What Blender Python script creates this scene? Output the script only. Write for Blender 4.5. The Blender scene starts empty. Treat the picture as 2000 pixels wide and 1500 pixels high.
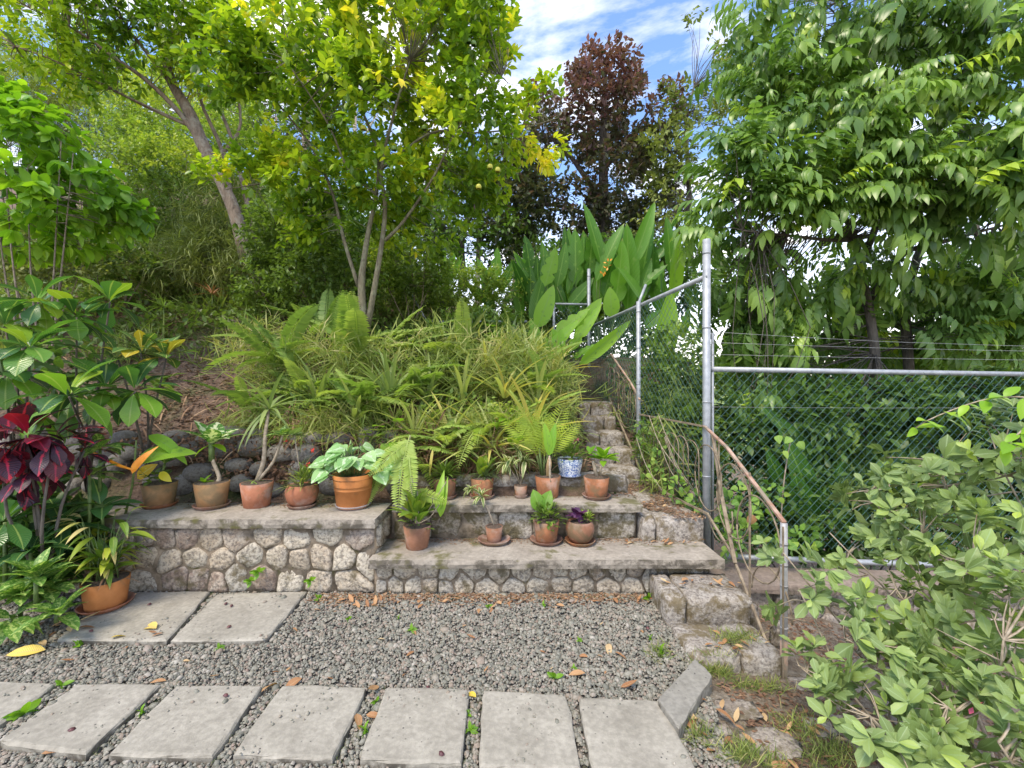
import bpy, math, random
import numpy as np
from mathutils import Vector, Matrix
R = np.random.RandomState(7); random.seed(7)
PI = math.pi
SC = bpy.context.scene
COL = SC.collection

# ------------------------------------------------------------------ camera, sky, sun, exposure
CAMH = 1.6; FPX = 830.0
cd = bpy.data.cameras.new('camera'); cam = bpy.data.objects.new('camera', cd); COL.objects.link(cam)
cd.sensor_width = 36; cd.lens = 36 * FPX / 2000; cd.clip_start = .05; cd.clip_end = 2000
cam.location = (0, 0, CAMH); cam.rotation_euler = (PI / 2, 0, 0); SC.camera = cam

SUN_EL, SUN_AZ = math.radians(58), math.radians(215)     # azimuth: clockwise from +Y (the way the camera looks)
world = bpy.data.worlds.new('World'); SC.world = world; world.use_nodes = True
wn = world.node_tree; wn.nodes.clear()
def N(nt, t, **kw):
    n = nt.nodes.new(t)
    for k, v in kw.items():
        if k.startswith('i_'): n.inputs[k[2:].replace('_', ' ')].default_value = v
        else: setattr(n, k, v)
    return n
out = N(wn, 'ShaderNodeOutputWorld'); bg = N(wn, 'ShaderNodeBackground'); bg.inputs[1].default_value = .15
sky = N(wn, 'ShaderNodeTexSky'); sky.sky_type = 'NISHITA'; sky.sun_disc = False
sky.sun_elevation = SUN_EL; sky.sun_rotation = SUN_AZ; sky.air_density = 1.0; sky.dust_density = .6; sky.ozone_density = 2.5
tc = N(wn, 'ShaderNodeTexCoord'); sep = N(wn, 'ShaderNodeSeparateXYZ'); wn.links.new(tc.outputs['Generated'], sep.inputs[0])
# clouds: project the direction on a flat layer overhead
zz = N(wn, 'ShaderNodeMath', operation='MAXIMUM'); zz.inputs[1].default_value = .06; wn.links.new(sep.outputs[2], zz.inputs[0])
dv = N(wn, 'ShaderNodeVectorMath', operation='DIVIDE'); cmb = N(wn, 'ShaderNodeCombineXYZ')
for i in range(3): wn.links.new(zz.outputs[0], cmb.inputs[i])
wn.links.new(tc.outputs['Generated'], dv.inputs[0]); wn.links.new(cmb.outputs[0], dv.inputs[1])
mp = N(wn, 'ShaderNodeMapping'); mp.inputs['Scale'].default_value = (1.0, 1.5, 1); mp.inputs['Rotation'].default_value = (0, 0, .5); mp.inputs['Location'].default_value = (1.35, .9, 0)
wn.links.new(dv.outputs[0], mp.inputs[0])
nz = N(wn, 'ShaderNodeTexNoise'); nz.inputs['Scale'].default_value = 1.5; nz.inputs['Detail'].default_value = 8; nz.inputs['Roughness'].default_value = .58; nz.inputs['Distortion'].default_value = .3
wn.links.new(mp.outputs[0], nz.inputs['Vector'])
cr = N(wn, 'ShaderNodeValToRGB'); cr.color_ramp.elements[0].position = .47; cr.color_ramp.elements[1].position = .78
wn.links.new(nz.outputs[0], cr.inputs[0])
hz_ = N(wn, 'ShaderNodeMapRange'); hz_.inputs['From Min'].default_value = .42; hz_.inputs['From Max'].default_value = .0; hz_.inputs['To Min'].default_value = 0; hz_.inputs['To Max'].default_value = .8
wn.links.new(sep.outputs[2], hz_.inputs[0])
mx = N(wn, 'ShaderNodeMath', operation='MAXIMUM'); wn.links.new(cr.outputs[0], mx.inputs[0]); wn.links.new(hz_.outputs[0], mx.inputs[1])
tintn = N(wn, 'ShaderNodeMixRGB', blend_type='MULTIPLY'); tintn.inputs[0].default_value = 1; tintn.inputs[2].default_value = (.90, .96, 1.04, 1)
wn.links.new(sky.outputs[0], tintn.inputs[1])
mixs = N(wn, 'ShaderNodeMixRGB'); mixs.inputs[2].default_value = (9.0, 8.2, 7.2, 1)
wn.links.new(mx.outputs[0], mixs.inputs[0]); wn.links.new(tintn.outputs[0], mixs.inputs[1])
wn.links.new(mixs.outputs[0], bg.inputs[0]); wn.links.new(bg.outputs[0], out.inputs[0])

sl = bpy.data.lights.new('sun', 'SUN'); sun = bpy.data.objects.new('sun', sl); COL.objects.link(sun)
sl.energy = 1.9; sl.angle = math.radians(20); sl.color = (1, .87, .68)
sd = Vector((math.cos(SUN_EL) * math.sin(SUN_AZ), math.cos(SUN_EL) * math.cos(SUN_AZ), math.sin(SUN_EL)))
sun.rotation_euler = sd.to_track_quat('Z', 'Y').to_euler(); sun.location = sd * 30
VS = SC.view_settings; VS.view_transform = 'Standard'; VS.look = 'None'; VS.gamma = 1; VS.use_curve_mapping = False; VS.exposure = 1.35
SC.cycles.max_bounces = 8; SC.cycles.diffuse_bounces = 4; SC.cycles.glossy_bounces = 2; SC.cycles.transmission_bounces = 4; SC.cycles.use_denoising = True

# ------------------------------------------------------------------ points
def at(px, py, Y): return np.array([(px - 1000) * Y / FPX, Y, CAMH - (py - 750) * Y / FPX])
def gp(px, py, z=0.0):
    Y = FPX * (CAMH - z) / (py - 750); return np.array([(px - 1000) * Y / FPX, Y, z])
def nrm(v):
    v = np.asarray(v, float); return v / np.maximum(np.linalg.norm(v, axis=-1, keepdims=True), 1e-9)
def sstep(a, b, x):
    t = np.clip((x - a) / (b - a), 0, 1); return t * t * (3 - 2 * t)
def vnoise(x, y, z=0.0, s=0):
    x = np.asarray(x, float); y = np.asarray(y, float); z = np.asarray(z, float) + 0 * x
    return (np.sin(x * 1.7 + 1.3 * s + 1.1 * np.sin(y * 1.3 + s)) + np.sin(y * 2.1 + 2.1 * s + .9 * np.sin(z * 1.9 + x)) + np.sin(z * 2.3 + s + np.sin(x * 2.7 - y * 1.1))) / 3

def ground_z(X, Y):
    X = np.asarray(X, float); Y = np.asarray(Y, float)
    s = .44 + .18 * sstep(-1, -3.2, X)
    cap = 2.95 + .70 * np.maximum(0, -X - .4)
    base = np.where(X < -1.0, .95, .74)
    h = base + s * (Y - 4.05)
    h = np.minimum(h, cap + .05 * (Y - 9)) 
    h = h - .25 * np.maximum(0, Y - 9) * sstep(-4, 0, X)
    h = h + .10 * vnoise(X * 1.4, Y * 1.4) * sstep(4.2, 5.5, Y)
    st = np.interp(Y, [3.4, 4.7, 5.9, 7.5], [.3, .36, 1.15, 1.35]) - .08       # under the stair
    h = h * (1 - sstep(.75, .95, X)) + sstep(.75, .95, X) * np.where(Y < 6.2, st, np.minimum(h, st + .8 * sstep(6.2, 7.4, Y)))
    edge = 1.55 + .30 * (Y - 3.7)
    low = np.maximum(-4.0, -.35 - .55 * np.maximum(0, Y - 3.7) - .15 * np.maximum(0, X - 1.6))
    k = sstep(0, .5, X - edge)
    back = h * (1 - k) + low * k
    back = np.maximum(back, -4.0)
    front = np.where(X > 1.15, -.03 - .17 * (X - 1.15) + .02 * vnoise(X * 5, Y * 5), -.03)
    t = sstep(3.35, 3.8, Y)
    terr = np.where(X < -1.0, .54, .45)
    z = np.where(Y < 3.35, front, np.where(Y < 3.8, front * (1 - t) + np.minimum(back, terr) * t, back))
    z = np.where((Y >= 3.8) & (Y < 4.2) & (X < -1.0), .54 + (back - .54) * sstep(3.9, 4.2, Y), z)
    return z

# ------------------------------------------------------------------ mesh tools
class Tpl:
    def __init__(s, V, F, lu=None, lv=None):
        s.V = np.asarray(V, float); s.F = [tuple(f) for f in F]
        n = len(s.V); s.lu = np.zeros(n) if lu is None else np.asarray(lu, float); s.lv = np.zeros(n) if lv is None else np.asarray(lv, float)
        s.idx = np.array([i for f in s.F for i in f], np.int32); s.tot = np.array([len(f) for f in s.F], np.int32)
class Acc:
    def __init__(s): s.v = []; s.i = []; s.t = []; s.lu = []; s.lv = []; s.ti = []; s.n = 0
    def raw(s, V, idx, tot, tint=0.0, lu=None, lv=None):
        V = np.asarray(V, float).reshape(-1, 3); n = len(V)
        s.v.append(V); s.i.append(np.asarray(idx, np.int32) + s.n); s.t.append(np.asarray(tot, np.int32))
        s.lu.append(np.zeros(n) if lu is None else lu); s.lv.append(np.zeros(n) if lv is None else lv)
        s.ti.append(np.zeros(n) + tint); s.n += n
        return s
    def faces(s, V, F, tint=0.0):
        return s.raw(V, [i for f in F for i in f], [len(f) for f in F], tint)
    def inst(s, tp, M, tint=0.0):
        M = np.asarray(M, float).reshape(-1, 4, 4); n = len(M)
        if not n: return s
        V = np.einsum('nij,kj->nki', M[:, :3, :3], tp.V) + M[:, None, :3, 3]; k = len(tp.V)
        idx = (tp.idx[None, :] + (np.arange(n) * k)[:, None]).ravel()
        tint = np.repeat(np.zeros(n) + tint, k)
        return s.raw(V.reshape(-1, 3), idx, np.tile(tp.tot, n), tint, np.tile(tp.lu, n), np.tile(tp.lv, n))
    def tube(s, pts, rad, sides=6, tint=0.0, smooth=2, cap=True):
        pts = np.asarray(pts, float); m = len(pts); rad = np.zeros(m) + rad
        if smooth > 1 and m > 2:
            q = []; r = []
            P = np.vstack([2 * pts[0] - pts[1], pts, 2 * pts[-1] - pts[-2]])
            for i in range(1, m):
                for j in range(smooth):
                    t = j / smooth; a, b, c, d = P[i - 1], P[i], P[i + 1], P[i + 2]
                    q.append(.5 * (2 * b + (c - a) * t + (2 * a - 5 * b + 4 * c - d) * t * t + (3 * b - a - 3 * c + d) * t ** 3)); r.append(rad[i - 1] * (1 - t) + rad[i] * t)
            q.append(pts[-1]); r.append(rad[-1]); pts = np.array(q); rad = np.array(r); m = len(pts)
        T = np.gradient(pts, axis=0); T = nrm(T)
        ref = np.array([0, 0, 1.0]) if abs(T[0][2]) < .9 else np.array([1.0, 0, 0])
        u = nrm(np.cross(T[0], ref)); V = []; a = np.arange(sides) * 2 * PI / sides
        for k in range(m):
            u = nrm(u - T[k] * np.dot(u, T[k])); w = np.cross(T[k], u)
            V.append(pts[k] + rad[k] * (np.cos(a)[:, None] * u + np.sin(a)[:, None] * w))
        V = np.vstack(V); F = []
        for k in range(m - 1):
            for j in range(sides):
                F.append((k * sides + j, k * sides + (j + 1) % sides, (k + 1) * sides + (j + 1) % sides, (k + 1) * sides + j))
        if cap: F.append(tuple(range(sides))[::-1]); F.append(tuple((m - 1) * sides + j for j in range(sides)))
        return s.faces(V, F, tint)
    def box(s, x0, x1, y0, y1, z0, z1, tint=0.0):
        V = [(x, y, z) for z in (z0, z1) for y in (y0, y1) for x in (x0, x1)]
        return s.faces(V, [(0, 2, 3, 1), (4, 5, 7, 6), (0, 1, 5, 4), (1, 3, 7, 5), (3, 2, 6, 7), (2, 0, 4, 6)], tint)
    def mesh(s, name, m, smooth=True):
        me = bpy.data.meshes.new(name)
        if not s.n: return me
        V = np.vstack(s.v); I = np.concatenate(s.i); T = np.concatenate(s.t)
        me.vertices.add(len(V)); me.vertices.foreach_set('co', V.astype(np.float32).ravel())
        me.loops.add(len(I)); me.loops.foreach_set('vertex_index', I)
        me.polygons.add(len(T)); st = np.concatenate([[0], np.cumsum(T)[:-1]]).astype(np.int32)
        me.polygons.foreach_set('loop_start', st); me.polygons.foreach_set('loop_total', T)
        me.polygons.foreach_set('use_smooth', np.full(len(T), bool(smooth)))
        me.update(calc_edges=True)
        for nm, d in (('lu', s.lu), ('lv', s.lv), ('tint', s.ti)):
            at_ = me.attributes.new(nm, 'FLOAT', 'POINT'); at_.data.foreach_set('value', np.concatenate(d).astype(np.float32))
        if m is not None: me.materials.append(m)
        return me
def link(name, data, parent=None, mw=None, tint=0.0):
    o = bpy.data.objects.new(name, data); COL.objects.link(o); o.color = (tint, random.random(), 0, 1)
    if mw is not None: o.matrix_basis = mw
    if parent is not None:
        o.parent = parent; o.matrix_parent_inverse = WINV[parent.name]
        WINV[o.name] = (mw.inverted() @ WINV[parent.name]) if mw is not None else WINV[parent.name]
    else: WINV[o.name] = mw.inverted() if mw is not None else Matrix()
    return o
WINV = {}
def thing(name, label, cat, loc=(0, 0, 0), group=None):
    o = bpy.data.objects.new(name, None); COL.objects.link(o); o.location = loc; o.empty_display_size = .1
    WINV[o.name] = Matrix.Translation(Vector(loc)).inverted()
    return tag(o, label, cat, group)
def tag(o, label=None, cat=None, group=None, kind=None):
    if label: o['label'] = label
    if cat: o['category'] = cat
    if group: o['group'] = group
    if kind: o['kind'] = kind
    return o
def part(name, acc, m, parent, smooth=True, tint=0.0, label=None, kind=None):
    o = link(name, acc.mesh(name, m, smooth), parent, None, tint); o.color = (tint if tint else 0, random.random(), 0, 1)
    return tag(o, label, kind=kind)

def leaf_tpl(n=4, w=.4, fold=.2, droop=.25, prof='oval', wave=0, twist=0, stalk=0.0):
    t = np.linspace(0, 1, n + 1)
    if prof == 'oval': p = np.sin(PI * t ** .85) ** .8
    elif prof == 'lance': p = np.sin(PI * t ** .7) ** .9
    elif prof == 'heart': p = np.sin(PI * t ** .55) ** .8
    elif prof == 'obov': p = np.sin(PI * t ** 1.5) ** .8
    elif prof == 'strap': p = np.minimum(1, (1 - t) * 2.2) ** .7 * np.where(t < .02, .6, 1)
    elif prof == 'paddle': p = np.sin(PI * np.clip(t, 0, 1) ** .72) ** .75
    p = p * (1 + wave * np.sin(t * 11))
    V = []; lu = []; lv = []; rows = []
    for i, tt in enumerate(t):
        y = stalk + (1 - stalk) * tt * (1 - .25 * droop * tt); z = -droop * tt * tt
        hw = w / 2 * p[i]
        if hw < 1e-3: rows.append([len(V)]); V.append((0, y, z)); lu.append(0); lv.append(tt)
        else:
            rows.append([len(V), len(V) + 1, len(V) + 2]); s = math.sin(twist * tt * 3) * hw
            V += [(-hw, y, z + fold * hw - s), (0, y, z), (hw, y, z + fold * hw + s)]; lu += [-1, 0, 1]; lv += [tt] * 3
    F = []
    for a, b in zip(rows[:-1], rows[1:]):
        if len(a) == 1 and len(b) == 3: F += [(a[0], b[1], b[0]), (a[0], b[2], b[1])]
        elif len(a) == 3 and len(b) == 1: F += [(a[0], a[1], b[0]), (a[1], a[2], b[0])]
        elif len(a) == 3: F += [(a[0], a[1], b[1], b[0]), (a[1], a[2], b[2], b[1])]
    if stalk > 0:
        k = len(V); V += [(-.012, 0, 0), (.012, 0, 0), (.012, stalk, 0), (-.012, stalk, 0)]; lu += [0] * 4; lv += [0] * 4; F.append((k, k + 1, k + 2, k + 3))
    return Tpl(V, F, lu, lv)
def combine(items):
    a = Acc(); V = []; F = []; lu = []; lv = []; o = 0
    for tp, M in items:
        V.append(tp.V @ M[:3, :3].T + M[:3, 3]); F += [tuple(i + o for i in f) for f in tp.F]; lu.append(tp.lu); lv.append(tp.lv); o += len(tp.V)
    return Tpl(np.vstack(V), F, np.concatenate(lu), np.concatenate(lv))
def lmats(P, D, Nn, L, W=1.0):
    P = np.atleast_2d(P); n = len(P); D = nrm(np.atleast_2d(D) + np.zeros((n, 3))); Nn = np.atleast_2d(Nn) + np.zeros((n, 3))
    Z = nrm(Nn - D * np.sum(D * Nn, 1, keepdims=True)); X = np.cross(D, Z)
    L = (np.zeros(n) + L)[:, None]; W = (np.zeros(n) + W)[:, None]
    M = np.zeros((n, 4, 4)); M[:, :3, 0] = X * L * W; M[:, :3, 1] = D * L; M[:, :3, 2] = Z * L; M[:, :3, 3] = P; M[:, 3, 3] = 1
    return M
def rdir(n, up=0.0):
    v = R.normal(size=(n, 3)); v[:, 2] += up; return nrm(v)
def leaves(tp, M, tint, mat_, parent, name='leaf', nmax=300, rest='foliage', minpx=9):
    """the pieces that show largest become parts of their own, the rest one joined part"""
    M = np.asarray(M); n = len(M); tint = np.zeros(n) + tint
    L = np.linalg.norm(M[:, :3, 1], axis=1); P = M[:, :3, 3]; Y = np.maximum(P[:, 1], .3)
    px = L * FPX / Y
    u = P[:, 0] / Y * FPX; v = (CAMH - P[:, 2]) / Y * FPX
    s = px - .6 * (Y > 0) * 0 - 1000 * ((abs(u) > 1010) | (abs(v) > 760)) - 6 * (Y - Y.min()) / max(.01, np.ptp(Y) if n > 1 else 1)
    order = np.argsort(-s); keep = [i for i in order[:nmax] if px[i] > minpx and s[i] > -500]
    if nmax >= n: keep = list(range(n))
    ks = set(keep); other = np.array([i for i in range(n) if i not in ks], int)
    if keep:
        me = Acc().inst(tp, np.eye(4)).mesh(name, mat_)
        for i in keep: link(name, me, parent, Matrix(M[i].tolist()), tint[i])
    if len(other):
        part(rest, Acc().inst(tp, M[other], tint[other]), mat_, parent, kind='stuff')

# ------------------------------------------------------------------ materials
def newmat(name):
    m = bpy.data.materials.new(name); m.use_nodes = True; nt = m.node_tree; b = nt.nodes['Principled BSDF']; return m, nt, b
def L(nt, a, b): nt.links.new(a, b)
def ramp(nt, fac, stops):
    r = N(nt, 'ShaderNodeValToRGB'); e = r.color_ramp.elements
    while len(e) < len(stops): e.new(.5)
    for k, (p, c) in enumerate(stops): e[k].position = p; e[k].color = (*c, 1) if not np.isscalar(c) else (c, c, c, 1)
    L(nt, fac, r.inputs[0]); return r.outputs[0]
def noise(nt, scale, detail=4, rough=.55, vec=None, dist=0.0):
    n = N(nt, 'ShaderNodeTexNoise'); n.inputs['Scale'].default_value = scale; n.inputs['Detail'].default_value = detail; n.inputs['Roughness'].default_value = rough; n.inputs['Distortion'].default_value = dist
    if vec is not None: L(nt, vec, n.inputs['Vector'])
    return n.outputs[0]
def mixc(nt, fac, a, b, blend='MIX'):
    m = N(nt, 'ShaderNodeMixRGB', blend_type=blend)
    for sock, v in ((m.inputs[0], fac), (m.inputs[1], a), (m.inputs[2], b)):
        if hasattr(v, 'links'): L(nt, v, sock)
        elif np.isscalar(v): sock.default_value = v
        else: sock.default_value = (*v, 1)
    return m.outputs[0]
def mth(nt, op, a, b=0.0, clamp=False):
    m = N(nt, 'ShaderNodeMath', operation=op); m.use_clamp = clamp
    for s_, v in ((m.inputs[0], a), (m.inputs[1], b)):
        if hasattr(v, 'links'): L(nt, v, s_)
        else: s_.default_value = v
    return m.outputs[0]
def bump(nt, b, h, st=.3, dist=.01):
    n = N(nt, 'ShaderNodeBump'); n.inputs['Strength'].default_value = st; n.inputs['Distance'].default_value = dist; L(nt, h, n.inputs['Height']); L(nt, n.outputs[0], b.inputs['Normal'])
def wpos(nt): return N(nt, 'ShaderNodeNewGeometry').outputs['Position']
def attr(nt, nm): return N(nt, 'ShaderNodeAttribute', attribute_name=nm).outputs['Fac']
def tintval(nt):
    oi = N(nt, 'ShaderNodeObjectInfo'); s = N(nt, 'ShaderNodeSeparateColor'); L(nt, oi.outputs['Color'], s.inputs[0])
    return mth(nt, 'ADD', attr(nt, 'tint'), s.outputs[0])
def leafmat(name, stops, trans=.3, rough=.42, vein=None, blotch=None, jitter=.25, tip=None, edge=None, tcol=None):
    """stops: colour by tint (0..1); vein: midrib colour; blotch: (colour, scale, threshold, along the midrib?)"""
    m, nt, b = newmat(name)
    g = N(nt, 'ShaderNodeNewGeometry')
    f = mth(nt, 'ADD', tintval(nt), mth(nt, 'MULTIPLY', mth(nt, 'SUBTRACT', g.outputs['Random Per Island'], .5), jitter))
    col = ramp(nt, f, stops)
    oc = N(nt, 'ShaderNodeTexCoord').outputs['Object']
    lu = mth(nt, 'ABSOLUTE', attr(nt, 'lu')); lv = attr(nt, 'lv')
    if blotch:
        c, sc, th, mid = blotch
        nn = noise(nt, sc, 3, .6, oc)
        v = mth(nt, 'SUBTRACT', nn, mth(nt, 'MULTIPLY', lu, .22)) if mid else nn
        col = mixc(nt, ramp(nt, v, [(th - .03, 0.0), (th + .03, 1.0)]), col, c)
    if edge: col = mixc(nt, ramp(nt, lu, [(.6, 0.0), (.75, 1.0)]), col, edge)
    if tip: col = mixc(nt, ramp(nt, lv, [(tip[1], 0.0), (min(1, tip[1] + .15), 1.0)]), col, tip[0])
    if vein:
        col = mixc(nt, ramp(nt, lu, [(.04, .6), (.12, 0.0)]), col, vein)
        w = N(nt, 'ShaderNodeTexWave'); w.inputs['Scale'].default_value = 6; w.bands_direction = 'Y'; w.inputs['Distortion'].default_value = 0
        cb = N(nt, 'ShaderNodeCombineXYZ'); L(nt, mth(nt, 'ADD', lv, mth(nt, 'MULTIPLY', lu, -.15)), cb.inputs[1]); L(nt, cb.outputs[0], w.inputs[0])
        bump(nt, b, w.outputs['Fac'], .35, .004)
        col = mixc(nt, mth(nt, 'MULTIPLY', w.outputs['Fac'], .10), col, vein)
    L(nt, col, b.inputs['Base Color']); b.inputs['Roughness'].default_value = rough; b.inputs['Specular IOR Level'].default_value = .4
    t = N(nt, 'ShaderNodeBsdfTranslucent'); L(nt, mixc(nt, 1.0, col, (1.5, 1.6, .7), 'MULTIPLY'), t.inputs[0])
    mxx = N(nt, 'ShaderNodeMixShader'); mxx.inputs[0].default_value = trans
    L(nt, b.outputs[0], mxx.inputs[1]); L(nt, t.outputs[0], mxx.inputs[2]); L(nt, mxx.outputs[0], nt.nodes['Material Output'].inputs[0])
    return m
def simple(name, c1, c2, sc=20, rough=.8, bst=.3, bdist=.004, metal=0.0, detail=5, extra=None):
    m, nt, b = newmat(name); p = wpos(nt); n = noise(nt, sc, detail, .6, p)
    col = ramp(nt, n, [(.35, c1), (.65, c2)])
    if extra: col = mixc(nt, ramp(nt, noise(nt, extra[1], 5, .6, p), [(extra[2], 0.0), (extra[2] + .08, 1.0)]), col, extra[0])
    L(nt, col, b.inputs['Base Color']); b.inputs['Roughness'].default_value = rough; b.inputs['Metallic'].default_value = metal
    bump(nt, b, n, bst, bdist); return m

def concrete(name, c1, c2, moss=.0, dark=.5):
    m, nt, b = newmat(name); p = wpos(nt)
    n1 = noise(nt, 3.0, 6, .6, p); n2 = noise(nt, 38, 4, .6, p); n3 = noise(nt, 9, 6, .65, p, .4)
    col = ramp(nt, n1, [(.3, c1), (.7, c2)])
    col = mixc(nt, ramp(nt, n2, [(.4, .35), (.62, 0.0)]), col, tuple(x * .55 for x in c1))
    v = N(nt, 'ShaderNodeTexVoronoi'); v.inputs['Scale'].default_value = 34; L(nt, p, v.inputs['Vector'])
    pit = ramp(nt, v.outputs['Distance'], [(.10, 1.0), (.17, 0.0)])
    msk = ramp(nt, noise(nt, 6, 2, .5, p), [(.5, 0.0), (.6, 1.0)])
    col = mixc(nt, mth(nt, 'MULTIPLY', pit, msk), col, (.07, .065, .06))
    g = N(nt, 'ShaderNodeNewGeometry'); sp = N(nt, 'ShaderNodeSeparateXYZ'); L(nt, g.outputs['Normal'], sp.inputs[0])
    side = ramp(nt, sp.outputs[2], [(.2, 1.0), (.7, .22)])
    st = ramp(nt, n3, [(.56 - .16 * dark, 0.0), (.68 - .13 * dark, 1.0)])
    col = mixc(nt, mth(nt, 'MULTIPLY', mth(nt, 'MULTIPLY', st, side), .85), col, (.075, .065, .05))
    if moss: col = mixc(nt, mth(nt, 'MULTIPLY', ramp(nt, noise(nt, 4.5, 6, .62, p), [(.60 - .14 * moss, 0.0), (.68 - .1 * moss, 1.0)]), .8), col, (.10, .095, .03))
    L(nt, col, b.inputs['Base Color']); b.inputs['Roughness'].default_value = .9; b.inputs['Specular IOR Level'].default_value = .2
    bump(nt, b, mth(nt, 'ADD', n2, mth(nt, 'MULTIPLY', n3, 2)), .45, .006); return m
M = {}
M['slab'] = concrete('paving_concrete', (.285, .265, .22), (.385, .36, .305), 0, .6)
M['coping'] = concrete('coping_concrete', (.28, .245, .20), (.40, .36, .305), .28, .8)
M['coping_brown'] = concrete('brown_coping', (.20, .16, .13), (.30, .24, .20), .1, .6)
M['mortar'] = simple('mortar', (.09, .07, .045), (.27, .215, .155), 14, .95, .8, .012, extra=((.09, .08, .03), 5, .58))
def stonemat(name, stops, lich=(.42, .40, .37), moss=.55, mossc=(.11, .09, .05)):
    m, nt, b = newmat(name); p = wpos(nt)
    base = ramp(nt, tintval(nt), stops)
    n2 = noise(nt, 45, 5, .65, p); n3 = noise(nt, 11, 6, .65, p, .5)
    col = mixc(nt, ramp(nt, n3, [(.42, 0.0), (.7, .7)]), base, lich)
    col = mixc(nt, ramp(nt, n2, [(.36, .75), (.55, 0.0)]), col, (.09, .075, .065))
    col = mixc(nt, ramp(nt, noise(nt, 6, 6, .7, p), [(moss, 0.0), (moss + .1, .85)]), col, mossc)
    L(nt, col, b.inputs['Base Color']); b.inputs['Roughness'].default_value = .92; b.inputs['Specular IOR Level'].default_value = .2
    bump(nt, b, mth(nt, 'ADD', n2, n3), .9, .012); return m
M['stone'] = stonemat('wall_stone', [(.0, (.29, .215, .155)), (.3, (.43, .36, .27)), (.5, (.48, .43, .34)), (.65, (.35, .33, .29)), (1, (.25, .17, .125))], moss=.545, lich=(.50, .46, .385))
M['step'] = stonemat('step_stone', [(.0, (.27, .24, .205)), (1, (.37, .335, .295))], lich=(.50, .47, .42), moss=.475, mossc=(.13, .10, .05))
M['boulder'] = stonemat('boulder_stone', [(.0, (.09, .085, .08)), (1, (.24, .22, .19))], lich=(.22, .21, .185), moss=.55)
M['mossy'] = stonemat('mossy_ledge_stone', [(.0, (.20, .16, .11)), (.6, (.30, .26, .20)), (1, (.44, .41, .36))], lich=(.42, .39, .32), moss=.46, mossc=(.085, .07, .03))
M['rock'] = stonemat('ground_rock', [(.0, (.26, .22, .18)), (1, (.34, .30, .25))], lich=(.44, .40, .36), moss=.52)
m, nt, b = newmat('gravel'); 
L(nt, mixc(nt, ramp(nt, noise(nt, 150, 2, .5, wpos(nt)), [(.4, 0.0), (.7, .5)]), ramp(nt, attr(nt, 'tint'), [(0, (.135, .135, .105)), (.35, (.215, .21, .17)), (.6, (.27, .255, .205)), (.8, (.245, .19, .145)), (.93, (.36, .34, .29)), (1, (.20, .13, .10))]), (.12, .12, .11)), b.inputs['Base Color']); b.inputs['Roughness'].default_value = .75
M['gravel'] = m
M['gravelbed'] = simple('gravel_bed', (.05, .045, .04), (.12, .11, .095), 60, .95, .8, .01)
# hillside soil: mulch, grass
m, nt, b = newmat('ground'); p = wpos(nt)
n1 = noise(nt, 1.1, 6, .6, p); n2 = noise(nt, 28, 6, .75, p, 1.0)
soil = ramp(nt, n2, [(.3, (.07, .045, .03)), (.55, (.20, .13, .09)), (.75, (.36, .26, .19))])
grs = ramp(nt, n2, [(.3, (.03, .045, .012)), (.7, (.12, .15, .04))])
col = mixc(nt, ramp(nt, n1, [(.48, 0.0), (.6, .9)]), soil, grs)
sp = N(nt, 'ShaderNodeSeparateXYZ'); L(nt, p, sp.inputs[0])
col = mixc(nt, ramp(nt, mth(nt, 'MULTIPLY', sp.outputs[1], .02), [(.6, 0.0), (.9, 1.0)]), col, (.16, .22, .04))
earth = ramp(nt, n2, [(.3, (.10, .07, .045)), (.5, (.25, .19, .13)), (.7, (.40, .34, .26))])
earth = mixc(nt, ramp(nt, noise(nt, 3.5, 5, .6, p), [(.52, 0.0), (.62, .8)]), earth, (.40, .36, .30))
near_ = mth(nt, 'LESS_THAN', sp.outputs[1], 3.45)
col = mixc(nt, near_, col, earth)
L(nt, col, b.inputs['Base Color']); b.inputs['Roughness'].default_value = .95; bump(nt, b, n2, 1.0, .05); M['ground'] = m

def terracotta(name, c1, c2, age=.5, wh=.0):
    m, nt, b = newmat(name); p = wpos(nt)
    n = noise(nt, 9, 5, .6, p); n2 = noise(nt, 60, 3, .6, p)
    col = ramp(nt, n, [(.35, c1), (.65, c2)])
    col = mixc(nt, ramp(nt, noise(nt, 6, 6, .65, p, .6), [(.66 - .2 * age, 0.0), (.78 - .2 * age, .75)]), col, (.13, .10, .055))
    if wh: col = mixc(nt, ramp(nt, noise(nt, 7, 5, .6, p), [(.5, 0.0), (.65, wh)]), col, (.46, .40, .36))
    L(nt, col, b.inputs['Base Color']); b.inputs['Roughness'].default_value = .85; b.inputs['Specular IOR Level'].default_value = .25
    bump(nt, b, mth(nt, 'ADD', n, n2), .25, .003); return m
M['terra'] = terracotta('terracotta', (.19, .08, .038), (.33, .14, .068), .8, .3)
M['terra2'] = terracotta('terracotta_brown', (.18, .085, .048), (.28, .135, .08), .8, .25)
M['terrapink'] = terracotta('terracotta_pink', (.22, .085, .045), (.33, .135, .075), .75, .3)
M['orange'] = terracotta('orange_plastic', (.36, .135, .04), (.44, .18, .06), .45)
M['olive'] = terracotta('terracotta_olive', (.21, .115, .05), (.28, .165, .08), .95)
M['saucer'] = terracotta('old_saucer', (.16, .085, .06), (.26, .145, .105), .8, .4)
M['greysaucer'] = simple('grey_saucer', (.30, .26, .26), (.42, .37, .37), 12, .8)
M['potsoil'] = simple('pot_soil', (.04, .028, .02), (.13, .09, .065), 70, .95, .9, .01)
m, nt, b = newmat('glazed_blue_white'); oc = N(nt, 'ShaderNodeTexCoord').outputs['Object']
n = noise(nt, 26, 4, .5, oc, 1.6); sp = N(nt, 'ShaderNodeSeparateXYZ'); L(nt, oc, sp.inputs[0])
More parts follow.
